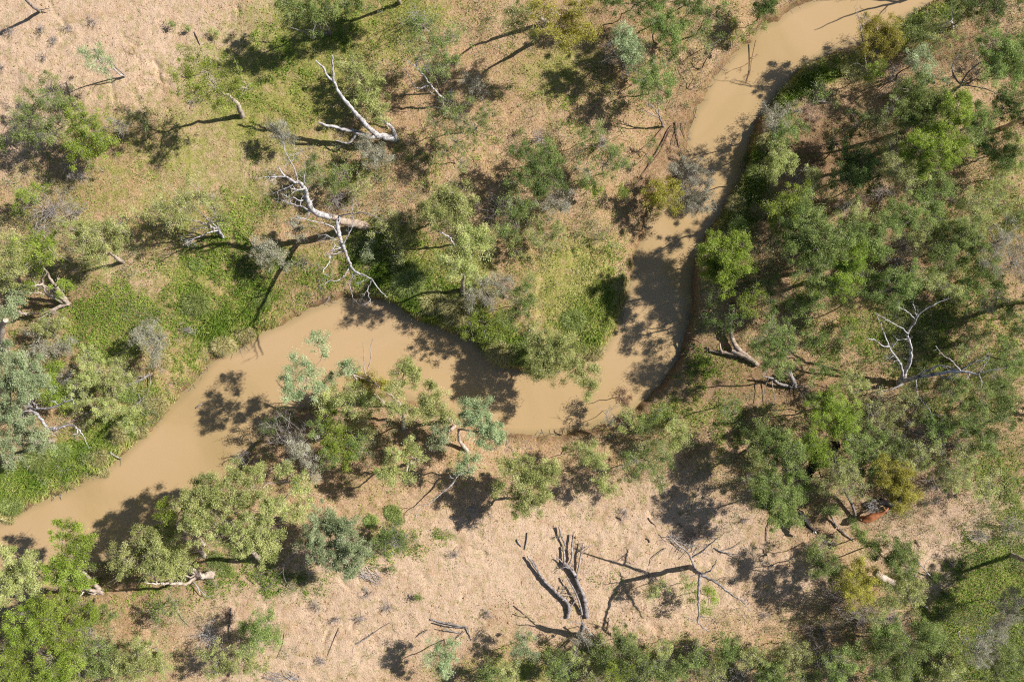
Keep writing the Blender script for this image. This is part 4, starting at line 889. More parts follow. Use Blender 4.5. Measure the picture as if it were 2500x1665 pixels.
for q in [(25,76,18,"grey dry saltbush nearest the top left corner"),(100,72,13,"grey dry saltbush under the leaning white limb"),(132,96,12,"grey dry saltbush left of the long soil crack"),(225,50,16,"grey dry saltbush with a purple tinge near the top left middle"),(165,68,11,"small grey dry saltbush beside the soil crack"),(6,165,10,"grey dry saltbush against the left edge above the bushes"),(105,140,11,"faint grey dry saltbush on open ground left of the lone blue-green tree"),
          (770,1480,17,"grey dry saltbush at the upper left of the lower bare ground"),(895,1448,16,"grey dry saltbush below the brush pile"),(882,1508,15,"grey dry saltbush between two wiggly sticks on bare ground"),(820,1512,13,"grey dry saltbush left of its twin below the brush pile"),(1110,1355,15,"grey dry saltbush by the dark hollows on the bare ground"),(1190,1497,14,"darker grey dry saltbush near the lower middle of the bare ground"),(785,1610,14,"grey dry saltbush at the foot of the bowed stick"),
          (1865,1505,16,"grey dry saltbush right of the star-shaped dead tree"),(2328,1372,12,"little grey dry saltbush on the right bare strip"),(1820,1268,10,"tiny grey dry saltbush in dappled shade on the bare ground"),(1525,1252,16,"wispy grey dry saltbush above the right fallen trunk prongs"),(1585,1388+16,20,"bare twiggy saltbush beside the long shadow of the star-shaped tree"),(945,1480,18,"flat grey dry saltbush in the middle of the lower bare ground")]:
    deadshrub(q[0],q[1],q[2],.55,q[3],n=16,name='saltbush',group="dry saltbushes on the bare ground")
for q in [(417,58,8,"small green tuft alone on the pale ground at the upper left"),(460,70,12,"wider green tuft beside the upright dark stick"),(522,82,11,"green tuft right of the upright dark stick"),(1268,320,11,"round green tuft on the bare slope, upper middle"),(1500,1530,12,"green tuft right of the straight dark stick"),(960,1385,10,"green tuft above the lower bare ground"),(2290,1412,13,"green tuft beside the forked branch on the right bare strip"),(1022,1455,9,"grey-green tuft in the middle of the bare ground")]:
    p('bush','G',.6,[q[:3]],q[3],dens=.8,twigs=.4,name='small_tuft',group="green tufts on the bare ground")
# top, left of the river
p('bush','G',6.0,[(730,15,44,.8),(770,38,42,.7),(722,48,32,.6),(852,8,34,.7),(800,18,32,.75),(690,5,30,.6),(880,15,22,.7)],"bright green tree at the top edge throwing a dark shadow on the grass",base=(770,60),name='small_tree',dens=1.1)
p('bush','G',5.2,[(1035,62,46),(1060,110,50),(1092,150,42),(1045,165,36),(1115,88,36),(1000,100,30),(1010,45,28)],"feathery green bush with grey stems above the forked white dead tree",base=(1078,225),dens=.62,twigs=2)
deadshrub(1020,45,24,4.4,"grey dead crown tips rising from the feathery green bush",n=12)
p('gum','P',2.6,[(858,158,34),(885,195,42),(902,238,42),(922,278,34),(915,195,28),(880,240,26)],"pale green willowy tree right beside the massive white dead limbs",base=(950,318),dens=.9)
p('grey','S',2.6,[(1155,208,32),(1175,222,24),(1135,200,22)],"silvery shrub right of the broken brown stump",dens=.85)
p('bush','G',4.2,[(1115,280,50),(1062,300,42),(1160,312,44),(1112,345,42),(1085,262,32),(1185,275,30)],"see-through green bush below the broken brown stump",dens=.55,twigs=1.6)
p('bush','G',3.4,[(1090,365,38),(1125,395,30)],"thin green bush on the slope below the see-through one",dens=.45)
p('grey','S',2.4,[(688,322,34),(672,312,22),(705,335,22)],"round silver shrub on the grass left of the massive dead limbs",dens=1.1)
p('grey','S',2.6,[(912,372,40),(895,355,26),(930,385,26)],"round silver shrub just below the massive dead tree's trunk",dens=1.1)
p('bush','G',2.8,[(760,415,42),(800,445,42),(835,430,34),(745,445,26)],"feathery dark green bush between the two largest dead trees",dens=.7,twigs=1.6)
deadshrub(835,480,44,1.8,"grey dead thicket beneath the feathery dark green bush",n=30)
p('bush','P',2.4,[(880,440,34),(870,475,26)],"soft pale green shrub right of the grey dead thicket",dens=.5)
p('gum','P',5.0,[(1078,490,44),(1120,480,40),(1045,515,34),(1112,528,42),(1070,535,34)],"dense lime-pale tree in the middle between two thickets",dens=1.1)
p('gum','P',6.5,[(1155,568,32),(1168,600,34),(1128,585,28),(1110,650,30),(1160,668,24),(1088,632,24),(1180,585,20),(1145,640,20)],"loose pale gum tree with white forked limbs above the reedy bank",base=(1128,712),dens=1.0)
deadtree('dead_tree',"short white forked dead limbs inside the loose pale gum above the reedy bank",[(.10,.07,[(1108,600,0),(1098,580,1.5),(1080,570,2.2),(1062,560,2.6)]),(.05,.02,[(1098,580,1.5),(1120,560,2.4),(1138,562,2.8),(1118,590,2.6)])],spr=(2,.5,1.2))
deadshrub(1215,512,46,2.8,"dark wiry dead bush left of the dense green bush, middle of the frame",bark='grey',n=40)
p('sparse','P',2.4,[(1000,528,48),(955,560,42),(940,535,30)],"low wispy pale shrub right of the thick tan fallen-looking trunk",dens=1.0,twigs=1.5)
p('sparse','P',1.8,[(975,600,34),(1010,580,26)],"low grey-green shrub on the grassy slope under the wispy pale one",dens=.8)
p('grey','T',1.6,[(895,620,20),(905,600,16)],"tiny blue-grey shrub right of the white branches on the dark slope",dens=.9)
# small gums and shrubs top middle
p('gum','O',8.0,[(1330,12,38),(1380,42,42),(1420,20,38),(1402,80,38),(1372,108,30),(1432,75,32),(1322,58,26),(1350,75,24)],"yellow-olive gum tree at the top edge with a bare brown trunk",base=(1362,66),dens=.75)
p('gum','P',7.5,[(1250,22,34),(1262,52,24),(1290,25,26),(1300,92,18),(1240,60,18)],"pale gum foliage at the top edge left of the yellow-olive gum",base=(1345,60),trunk=[(1320,46,3.0),(1290,34,4.6)],dens=.65)
p('bush','D',4.4,[(1490,0,50),(1560,5,40)],"dark green bush cut by the top edge right of the yellow-olive gum",dens=1)
p('bush','T',5.0,[(1528,85,36),(1540,125,38),(1520,110,28),(1550,150,26)],"blue-green bush at the left of the cluster by the upper river",dens=1.2)
p('bush','G',5.0,[(1615,50,40),(1640,80,38),(1595,60,26),(1665,55,20)],"dense bright green bush topping the cluster by the upper river",dens=1.3)
p('bush','G',4.4,[(1590,190,42),(1612,215,38),(1568,212,34),(1600,160,30),(1640,190,30)],"mid green bush at the bottom of the cluster by the upper river",dens=.85,twigs=1.5)
p('bush','G',4.0,[(1645,130,32),(1630,160,26),(1570,130,30)],"ragged green bush with grey twigs in the middle of the upper river cluster",dens=.6,twigs=2)
deadshrub(1500,135,34,3.2,"grey dead twigs on the left flank of the blue-green bush",n=26)
deadshrub(1525,165,28,2.4,"grey dead twigs below the blue-green bush",n=22)
p('bush','G',5.0,[(1710,18,26),(1735,38,28),(1760,20,22),(1722,65,22)],"thin bright green tree near the top edge above the sandy bank",dens=.7)
p('bush','Y',2.2,[(1800,85,18),(1790,60,14)],"small yellow-green shrub on the sandy bank near the top",dens=.8)
p('sparse','G',2.2,[(1730,115,22),(1760,95,18),(1700,90,20)],"airy green shrub on the sandy bank below the thin bright tree",dens=.8)
p('bush','D',3.0,[(1858,20,30),(1885,8,26)],"dark green bush on the top shore where the river leaves the frame",dens=1.2)
p('bush','P',2.4,[(1848,70,18),(1856,58,12)],"small pale shrub overhanging the upper river shore",dens=1.1)
p('bush','D',5.6,[(1680,8,44),(1620,0,40)],"dark green tree cut by the top edge above the dense bright bush",dens=.9)
# centre-right of the inner bend
p('bush','G',3.4,[(1430,335,32),(1455,320,22)],"small green bush near the long shadows, upper centre",dens=.7)
p('bush','G',3.8,[(1480,398,46),(1440,425,40),(1522,405,36),(1500,375,28)],"wide see-through green bush left of the root-covered bank",dens=.6,twigs=1.5)
p('bush','Y',2.6,[(1455,455,26),(1432,445,18)],"low bright shrub under the wide see-through bush",dens=.8)
deadshrub(1475,350,24,2.6,"pink-grey dead twigs above the wide see-through bush",n=20)
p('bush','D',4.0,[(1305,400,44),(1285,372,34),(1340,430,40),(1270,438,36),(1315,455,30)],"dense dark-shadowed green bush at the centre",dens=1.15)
p('bush','G',3.8,[(1330,362,26),(1352,395,26)],"fresh green bush on the right shoulder of the dense centre bush",dens=.9)
p('grey','S',3.0,[(1358,482,36),(1335,505,30),(1385,495,24)],"silver shrub with white twigs at the foot of the dense centre bush",dens=.9,twigs=2)
deadshrub(1318,340,24,3.0,"upright grey dead twigs behind the dense centre bush",n=18)
p('bush','G',3.6,[(1255,525,44),(1235,560,30),(1280,500,28)],"green bush lying right of the dark wiry dead bush",dens=.8)
p('grey','P',2.8,[(1320,560,36),(1350,575,34),(1365,560,22),(1300,580,26)],"grey-green rounded shrub at the edge of the red slope",dens=1.1)
p('grey','P',2.2,[(1250,600,26),(1262,615,18)],"small grey-green shrub below the green bush beside the wiry dead bush",dens=1)
p('bush','O',3.4,[(1615,462,38),(1635,490,32),(1600,490,28),(1645,445,24)],"olive green bush hanging over the water beside the big grey shrub",dens=1.1)
p('grey','S',3.6,[(1685,410,34),(1712,448,36),(1680,478,34),(1725,470,28),(1695,510,26),(1722,505,22),(1650,415,24)],"big silver-grey shrub hanging over the narrow river reach",dens=.95,twigs=2.5)
p('bush','Y',1.8,[(1525,470,20)],"little bright shrub left of the olive green bush",dens=.9)
p('sparse','G',1.8,[(1590,350,22),(1585,385,18)],"small green shrub growing among the bank roots",dens=1)
p('sparse','P',1.4,[(1465,570,14),(1500,600,14)],"tiny grey-green shrub at the top of the reedy triangle",dens=1)
# right of the upper river
p('bush','O',5.0,[(2150,78,40),(2130,108,34),(2178,98,32),(2120,70,26),(2165,120,24)],"olive yellow tree leaning over the upper river",dens=1.05,name='small_tree')
p('bush','Y',3.4,[(2145,160,24),(2120,180,16)],"small bright shrub at the foot of the olive yellow tree",dens=.8)
p('bush','P',2.6,[(2090,160,26),(2060,170,18)],"greyish shrub on the shore behind the dead twig spire",dens=.7,twigs=2)
p('bush','D',5.0,[(2380,5,50),(2440,18,46),(2330,-5,34)],"green tree across the top right edge over deep shade",dens=.9)
p('grey','S',4.6,[(1895,285,36),(1925,272,26),(1885,310,26)],"silver twiggy bush right at the shaded bank, upper right",dens=.7,twigs=2.5)
p('grey','K',3.2,[(1965,268,26),(1980,285,22),(1978,312,14)],"tan-leaved shrub on the right side of the silver bank bush",dens=.9)
p('bush','G',4.6,[(1908,322,36),(1945,315,28),(1890,338,26)],"green bush below the tan-leaved shrub",dens=.85)
p('bush','P',4.2,[(1898,388,36),(1885,415,26),(1920,400,24)],"pale green bush on the right bank under the green one",dens=1.0,twigs=1.6)
deadshrub(1940,440,22,1.6,"tuft of grey dead twigs below the pale bank bush",n=20)
p('gum','G',8.0,[(2230,215,38),(2248,258,40),(2290,245,38),(2220,290,38),(2265,300,36)],"tall green crown on the left of the big yellow-green tree, upper right",base=(2205,325),dens=1.2,name='small_tree')
p('gum','Y',10.0,[(2330,275,42),(2300,320,44),(2268,365,40),(2338,365,36),(2230,370,34),(2260,410,26),(2320,400,24),(2350,240,24)],"biggest yellow-green tree at the upper right with white limb tips",base=(2215,340),dens=1.25)
p('gum','G',7.0,[(2385,285,38),(2370,320,32),(2400,310,28)],"softer green crown right of the biggest yellow-green tree",dens=.9,name='small_tree')
p('bush','T',5.0,[(2240,150,32),(2268,185,32),(2252,120,18)],"blue-green bush above the big yellow-green tree",dens=.9,twigs=1.5)
deadshrub(2180,190,38,3.4,"bare grey branches left of the tall green crown",bark='grey',n=26)
p('sparse','G',3.4,[(2195,245,30),(2170,270,26)],"thin shrub in shade left of the tall green crown",dens=.8)
p('bush','G',4.0,[(2440,368,44),(2400,352,36),(2465,390,30)],"green bush right of the biggest yellow-green tree",dens=.95)
p('sparse','P',2.8,[(2450,430,36),(2480,410,30)],"loose pale shrub under the green bush at the right edge",dens=1)
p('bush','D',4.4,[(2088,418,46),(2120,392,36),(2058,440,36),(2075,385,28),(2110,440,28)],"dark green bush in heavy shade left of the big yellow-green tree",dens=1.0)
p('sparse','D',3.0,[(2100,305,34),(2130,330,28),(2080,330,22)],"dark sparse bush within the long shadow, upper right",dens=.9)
p('bush','P',4.6,[(2195,420,40),(2240,435,34),(2180,365,36),(2160,400,30)],"twiggy grey-green bush between the dark bush and the yellow-green tree",dens=.6,twigs=2.4)
p('bush','G',5.6,[(2430,128,46),(2478,115,42),(2460,175,42),(2418,170,32),(2495,160,30)],"dense green tree at the right edge beside the thin grey dead tree",dens=1.1,name='small_tree')
deadshrub(2150,475,34,2.2,"pale dead twigs in the gap below the dark green bush",n=26)
p('bush','Y',6.0,[(1920,500,42),(1900,540,34),(1945,480,28)],"bright yellow-green bush nearest the narrow river's right bank top",dens=1.05)
p('bush','G',6.5,[(1962,520,48),(1992,545,36),(1950,555,34)],"green bush just right of the bright bank-top bush",dens=1.0)
p('bush','G',5.0,[(2190,528,52),(2232,540,38),(2160,560,36)],"green bush under the pale dead twigs, right side",dens=.85)
p('bush','P',4.0,[(2110,545,40),(2080,520,34)],"grey-green bush with grey stems left of the green one, right side",dens=.7,twigs=2)
deadshrub(2070,500,38,3.0,"upright grey dead twigs between the green bushes, right side",n=30)
p('grey','P',3.4,[(2385,520,48),(2430,498,44),(2350,555,34)],"hazy grey-green shrub on the far right below the herb patch",dens=.8,twigs=2)
p('bush','G',3.0,[(2330,490,30),(2290,470,24)],"low green shrub on the bare slope, far right",dens=.5)
# right middle
p('gum','G',7.5,[(1945,590,52),(2000,580,46),(2038,620,46),(1985,640,44),(2010,680,42)],"large billowing green tree on the right, upper half",base=(2010,650),dens=1.15,name='small_tree')
p('gum','Y',7.0,[(2075,655,44),(2050,700,38),(2095,620,38),(2000,700,28)],"yellow-green crown merging with the large billowing green tree",dens=1.1,name='small_tree')
p('bush','G',6.0,[(2110,588,42),(2140,605,34),(2060,570,36)],"green bush on the right shoulder of the billowing tree",dens=1.0)
p('bush','G',5.0,[(2125,690,44),(2185,705,46),(2215,675,34),(2160,725,26)],"green bush directly above the white three-limbed dead tree",dens=.95)
deadshrub(2205,600,38,3.6,"grey dead twigs between two green bushes, right middle",n=34)
deadshrub(2195,640,44,3.0,"spreading grey dead bush above the three-limbed dead tree",n=40)
p('bush','G',5.0,[(2335,600,44),(2362,570,38),(2305,632,34),(2375,610,30)],"dark and bright green bush on the right at upper middle height",dens=1.1)
p('grey','S',4.4,[(2440,590,50),(2480,640,46),(2420,640,34),(2490,600,34)],"large grey wispy bush at the right edge",dens=.55,twigs=3)
p('bush','G',3.6,[(2480,540,40)],"green shrub at the right edge above the grey wispy bush",dens=.9)
p('bush','D',3.6,[(1885,735,30),(1870,690,24)],"dark green bush in the shade right of the bright bank tree",dens=.7)
p('gum','Y',7.0,[(1752,605,40,.75),(1785,640,44,.72),(1745,650,38,.6),(1785,595,36,.72),(1770,690,30,.6),(1735,615,26)],"bright green rounded tree on the right bank of the narrow reach",base=(1790,680),dens=1.5,name='small_tree')
p('bush','Y',6.0,[(1820,735,32),(1845,715,24),(1830,760,20)],"sparse bright shrub below the rounded bright bank tree",dens=.7)
p('bush','G',5.6,[(1800,560,32),(1815,600,26)],"dim green shrub behind the rounded bright bank tree",dens=.9)
p('bush','G',5.0,[(1885,820,44),(1915,850,42),(1880,870,42),(1850,850,26),(1925,810,28),(1900,895,28)],"soft green tree right of the forked brown log",base=(1938,915),dens=.75,name='small_tree')
p('bush','G',1.6,[(1990,830,24),(2070,820,22),(2010,905,30)],"small loose green bush on the reddish clearing",dens=.8)
p('sparse','P',2.6,[(2105,950,34),(2070,935,28)],"grey-green low shrub left of the three-limbed dead tree's foot",dens=1.2)
p('bush','Y',4.4,[(2010,1010,44),(2050,1040,40),(2035,980,34),(2070,1005,30)],"yellow-green bush below the three-limbed dead tree's shadow",dens=1.05)
p('bush','G',3.4,[(1985,975,26),(2080,1050,34)],"ragged green bush beside the yellow-green one, lower right of the clearing",dens=.8)
p('grey','P',3.2,[(2130,1000,40),(2160,1040,38),(2190,1010,30)],"grey-green thicket below the three-limbed dead tree",dens=.65,twigs=2.5)
deadshrub(2240,1060,54,2.6,"wide grey dead thicket under the dangling white branch, right side",n=46)
deadshrub(2150,985,40,1.8,"brownish dead thicket at the foot of the three-limbed dead tree",n=30)
deadshrub(2330,1090,44,2.4,"grey dead bush further right of the wide dead thicket",n=34)
p('bush','G',4.4,[(2440,950,44),(2470,990,40),(2405,990,36),(2450,1020,34)],"green bush near the right edge, lower middle",dens=.75)
p('bush','G',4.0,[(2465,850,36),(2480,890,30)],"green shrub at the right edge beside the dead tree's right limb tips",dens=.8)
p('sparse','P',3.0,[(2390,820,36),(2360,850,26)],"airy pale shrub behind the right limb tips of the dead tree",dens=.9)
p('bush','D',3.0,[(2470,760,36),(2490,800,24)],"dark green shrub at the right edge above the dead tree's limb tips",dens=.8)
p('bush','Y',1.2,[(2075,785,20),(2090,830,18)],"small yellow-green shrub on the left of the dead tree's crown",dens=.7)
# left edge
p('gum','P',7.0,[(18,615,36),(25,655,34),(10,690,30),(30,580,26)],"pale gum crown at the left edge, upper middle",base=(60,700),dens=1.0)
p('gum','Y',6.5,[(100,590,38),(85,628,36),(60,600,28),(130,620,26)],"thin olive-green gum beside the pale gum at the left edge",base=(165,742),dens=.75)
p('gum','P',6.0,[(200,570,40),(250,590,40),(288,560,28),(238,632,28),(285,600,24),(210,610,26)],"pale green spreading gum with thin white limbs, left centre",base=(300,640),dens=.85)
deadtree('gum_tree',"half-bare gum with crooked white limbs on the left bank",[(.24,.17,[(168,744,0),(150,735,.8),(132,727,1.6)]),(.12,.05,[(132,727,1.6),(112,712,2.6),(104,685,3.6),(115,665,4.2)]),(.08,.04,[(128,724,1.8),(100,716,2.6),(62,714,3.4)]),(.09,.04,[(140,728,1.4),(125,710,2.4),(150,690,3.4),(140,680,3.8)]),(.07,.03,[(104,690,3.4),(100,695,3.6),(60,700,4.2)])],'gum',spr=(2,.6,1.6))
p('gum','Y',4.6,[(72,690,20),(150,705,22),(165,695,14),(95,655,22)],"sprigs of yellow-green leaves above the half-bare gum on the left bank",base=(168,746),dens=.7)
p('gum','T',5.0,[(40,728,24),(15,760,26),(35,770,18)],"blue-green gum foliage at the left edge beside the fallen limb",base=(70,770),dens=1.0)
p('grey','P',2.4,[(122,788,34),(150,778,22),(100,800,20)],"rounded grey-green shrub below the fallen gum limb",dens=1.1)
p('grey','S',2.0,[(100,845,40),(150,855,34),(175,830,24)],"low streaky grey shrub above the big pale left gum",dens=.6,twigs=2.5)
deadtree('gum_tree',"thick smooth white gum trunk rising at the left edge",[(.34,.20,[(8,860,0),(4,830,2.4),(4,805,3.8),(14,782,5.2)]),(.12,.08,[(4,805,3.8),(-20,790,4.6),(-40,770,5.4)])],'gum',spr=(0,0,0))
p('gum','T',8.5,[(25,885,42),(68,900,38),(18,950,44),(75,945,38),(10,1005,40),(55,1035,34),(85,920,30)],"big pale blue-green gum crown filling the left edge",base=(75,1010),dens=1.25)
p('gum','T',7.5,[(12,1080,34),(90,1065,32),(100,1078,28),(30,1120,24),(60,1062,28)],"lower pale blue-green gum crown under the big one at the left edge",base=(130,1075),dens=1.1)
deadtree('gum_tree',"pale gum with thick crooked white limbs reaching right on the left bank",[(.24,.18,[(58,965,0),(66,985,1.4),(78,1000,2.4)]),(.16,.10,[(78,1000,2.4),(98,1020,3.2),(118,1045,3.8),(140,1046,4.2)]),(.10,.05,[(140,1046,4.2),(170,1038,4.6),(186,1042,4.8),(190,1056,4.8),(178,1060,4.7)]),(.05,.02,[(186,1042,4.8),(200,1060,4.9),(212,1084,4.9)]),(.11,.06,[(78,1000,2.4),(90,998,3.0),(120,996,3.6),(150,986,4.2),(176,974,4.8)]),(.08,.05,[(92,998,3.0),(84,986,3.2),(72,980,3.4)]),(.06,.03,[(80,1002,2.6),(60,1003,3.2),(38,1003,3.8)]),(.05,.02,[(118,1045,3.8),(128,1060,3.8),(136,1064,3.8)])],'white',spr=(2,.6,1.2))
p('bush','Y',2.6,[(128,905,26),(132,945,28),(150,975,24),(112,960,20)],"bright green shrub tucked right of the big pale left gum",dens=1.2)
deadshrub(168,925,30,1.6,"bleached dead twig bush right of the bright shrub, left bank",n=30,bark='white')
p('grey','P',3.0,[(215,878,36),(195,930,34),(225,925,30),(235,895,26)],"grey-green shrub in the middle of the left bank thicket",dens=1.1)
p('grey','P',3.0,[(265,930,38),(300,915,32),(285,895,24),(310,930,20)],"grey-green shrub in front of the fallen limb with pink leaves",dens=1.1)
p('grey','S',3.2,[(362,812,38),(385,830,30),(340,825,26),(382,858,24),(372,880,18)],"round silver shrub standing alone on the left bank slope",dens=1.1,twigs=1.5)
p('grey','P',2.6,[(268,990,38),(305,1010,34),(245,1000,28),(320,1035,20)],"pale silvery-green shrub closest to the left shore tussocks",dens=1.1)
p('grey','K',1.2,[(386,892,12),(395,902,9),(340,903,8)],"small shrub with dry salmon-pink leaves on the fallen limb",name='dry_shrub')
p('grey','P',2.0,[(205,965,26),(180,985,20)],"small pale shrub right of the crooked white limbs",dens=1)
p('grey','S',2.6,[(648,600,34),(672,622,32),(640,630,26),(690,640,24)],"twin-lobed silver shrub left of the white branch tangle",dens=1.1)
p('grey','S',2.4,[(715,560,28),(735,575,22)],"silver shrub close against the white branch tangle",dens=1)
deadshrub(745,640,24,1.4,"flat grey dead twigs on the slope below the twin-lobed silver shrub",n=18,bark='grey')
for q in [(385,985,28,0,"large straw tussock at the left shore"),(345,1052,20,0,"medium straw tussock below the large one on the left shore"),(285,1060,28,0,"wide straw tussock under the pale silvery-green shrub"),(240,1112,26,0,"straw tussock above the brown log end"),(172,1180,14,0,"small straw tussock on the left shore"),(255,1150,16,0,"straw tussock hanging over the river by the shore notch"),
          (20,1265,18,0,"straw tussock at the left shore near the frame edge"),(545,842,30,0,"yellowish tussock at the point of the left bank"),(600,815,24,0,"yellowish tussock on the shore right of the point"),(395,880,22,0,"straw tussock at the foot of the round silver shrub"),
          (30,1230,30,1,"green tussock near the left edge above the river"),(90,1120,34,1,"green tussock on the left bank lawn"),(150,1100,28,1,"green tussock behind the left bank lawn"),(310,960,26,1,"green tussock shaded by the fallen limb"),(480,740,36,1,"green tussock in the corner of the left bank slope"),(480,645,18,1,"round green tussock on the flat below the fan-limbed tree"),
          (530,1365,24,1,"green tussock right of the lower left gum's trunk"),(552,1392,20,1,"green tussock beside the narrow dead stem"),(585,1345,22,1,"green tussock below the cream-green gum"),(905,1270,18,1,"green tussock in the shade near the brush pile"),(960,1250,22,1,"green tussock above the dead-branched shrub"),(640,730,22,1,"green tussock on the slope above the sandy cut"),
          (1120,760,40,0,"long straw reeds draped over the bank at the bend"),(1060,735,36,0,"straw reeds drooping to the water left of the bend"),(1000,690,40,1,"green reeds leaning down the bank under the dead branches"),(1450,860,26,0,"straw reeds at the tip of the reedy triangle"),(1400,780,30,1,"green reeds inside the reedy triangle"),
          (1875,345,22,0,"straw reeds on the shaded bank beside the narrow reach"),(1850,420,26,1,"green reeds on the shaded right bank"),(1800,500,24,0,"straw reeds lower on the shaded right bank"),(1985,165,16,0,"straw reeds at the upper river shore"),(1270,860,34,1,"green reeds under the overhanging gum by the bend"),
          (1225,860,36,0,"straw reeds left of the overhanging gum by the bend")]:
    tussock(q[0],q[1],q[2],q[4],bool(q[3]),group="grass tussocks along the banks")
# inner bend
p('grey','S',3.4,[(1175,700,38),(1210,690,36),(1150,725,30),(1240,700,30),(1190,735,30)],"purple-grey twiggy bush on the inside of the bend",dens=.85,twigs=3.2)
p('bush','G',3.2,[(1265,735,40),(1250,775,36),(1285,700,26)],"green bush fused to the right of the purple-grey twiggy bush",dens=.9)
p('bush','Y',2.8,[(1148,790,30),(1195,790,34),(1220,815,24),(1170,765,24)],"bright green fringe bush below the purple-grey twiggy bush",dens=.85)
p('gum','P',5.4,[(1328,858,42,.7),(1370,850,40,.7),(1340,900,36,.7),(1402,882,32,.7),(1422,918,26,.8),(1450,938,20,.8),(1308,905,24,.7),(1312,825,26,.7),(1432,968,12,.8),(1455,900,16,.8)],"leafy gum hanging over the water on the inside bend",base=(1345,835),dens=1.3)
# big gums over the river, centre
p('gum','T',7.5,[(772,832,26,.85),(788,862,20,.85),(712,868,14,.85),(745,885,18,.85),(712,908,26,.82),(745,930,24,.8),(704,950,26,.8),(722,965,20,.8),(842,895,26,.85),(862,900,18,.85),(762,905,18,.8),(800,925,18,.75),(775,950,24,.75)],"long-armed pale gum stretching its left arm over the river",base=(935,985),trunk=[(915,965,2.6),(885,948,4.2)],dens=.95)
deadtree('dead_tree',"slender bare pale limbs rising like antlers over the river from the centre gums",[(.13,.09,[(985,995,0),(965,975,1.8),(945,958,3.2)]),(.08,.04,[(945,958,3.2),(920,940,4.4),(902,925,5.2)]),(.05,.02,[(902,925,5.2),(890,905,5.8),(888,860,6.6),(885,836,7.0)]),(.04,.02,[(897,902,5.8),(906,875,6.3),(904,850,6.7),(911,826,7.1)]),(.06,.03,[(920,940,4.4),(890,926,5.2),(860,914,5.8),(830,915,6.2)])],'gum',spr=(2,.4,.7))
p('bush','O',4.4,[(900,935,38),(935,930,28),(870,945,30),(880,920,26)],"olive bush beneath the centre gums at the waterline",dens=.9)
p('gum','P',6.5,[(868,975,38),(825,968,34),(905,985,32),(795,975,26)],"light green gum crown above the bright green lower bush",dens=.95)
p('gum','P',8.0,[(985,912,32,.82),(1002,900,28,.82),(975,945,30,.8),(962,985,32,.75),(1000,1000,28,.7),(1015,925,18,.8)],"pale gum in the middle whose crown pokes above the shore",base=(985,1052),trunk=[(984,1010,2.5)],dens=.95)
p('gum','P',7.0,[(1052,945,18,.82),(1040,975,28,.8),(1066,985,28,.78),(1045,1008,32,.75),(1085,1012,24,.75)],"lime-tinted gum crown right of the middle gum",base=(1102,1030),dens=1.15)
p('gum','T',6.0,[(1168,1012,40,.8),(1198,1045,38,.76),(1148,1015,30,.8),(1142,978,16,.82),(1212,1070,22,.75),(1180,1058,26,.74)],"round blue-green gum at the bottom shore, centre",base=(1142,1104),trunk=[(1122,1076,2.0),(1120,1048,3.2)],dens=1.2)
p('gum','T',5.0,[(1140,1128,24,.75),(1125,1140,16,.7),(1155,1120,14,.75)],"small blue-green gum sprig above the sagging white branch",base=(1150,1152),dens=1.1)
p('gum','T',6.0,[(1068,1050,26,.75),(1085,1078,22,.72),(1062,1085,18,.7)],"thin blue-green gum left of the round blue-green one",base=(1110,1040),dens=.8)
p('gum','P',6.0,[(975,1110,28,.75),(1000,1082,18,.75),(1022,1122,22,.72),(958,1160,30,.7),(935,1148,26,.7),(985,1165,20,.7)],"scattered pale gum tufts over the brown slope below the middle gum",base=(1010,1130),dens=1.0)
p('bush','Y',4.2,[(798,1005,34),(820,1048,34),(842,1098,40),(812,1080,28)],"brightest green bush, below the river's middle left",dens=1.1)
p('bush','G',4.0,[(865,1075,30),(885,1100,26),(800,1120,30),(775,1040,26)],"green bush wrapped around the brightest bush below the river",dens=.9)
p('bush','P',3.4,[(880,1030,34),(905,1050,26)],"muted green shrub right of the brightest bush",dens=.6)
p('grey','S',3.6,[(738,1085,34),(750,1115,30),(765,1150,22),(720,1100,26)],"grey-leaved shrub left of the brightest green bush",dens=1.0,twigs=2)
deadshrub(700,1050,48,3.2,"spiky grey dead bush with upswept branches on the lower shore",n=34,base=(738,1078))
deadshrub(592,1110,20,2.2,"small dead twig bush at the river edge left of the cream-green gum",n=16)
p('bush','D',2.6,[(690,1010,28),(660,1040,24)],"low dark green shrub on the shore under the long-armed gum",dens=.8)
p('bush','B',2.8,[(1525,978,22),(1512,968,14)],"brown-leaved little bush at the waterline, lower bend",dens=1.0)
p('grey','P',2.8,[(1522,1012,28),(1535,1035,20),(1510,1040,18)],"grey-green bush leaning over the waterline behind the brown-leaved one",dens=.9)
p('grey','S',2.4,[(1490,1002,26),(1482,1018,18)],"dim grey twigs of a shrub hanging over the water at the lower bend",dens=.35,twigs=3)
p('bush','G',1.8,[(1595,1025,26),(1615,1000,20)],"low green shrub on the lower right shore",dens=.7)
p('bush','P',3.0,[(1640,1045,34),(1665,1070,30),(1640,1080,28)],"light green bush in the open below the lower bend",dens=1.0)
p('bush','G',2.2,[(1570,1045,20)],"small green shrub on the shore right of the grey-green one",dens=.8)
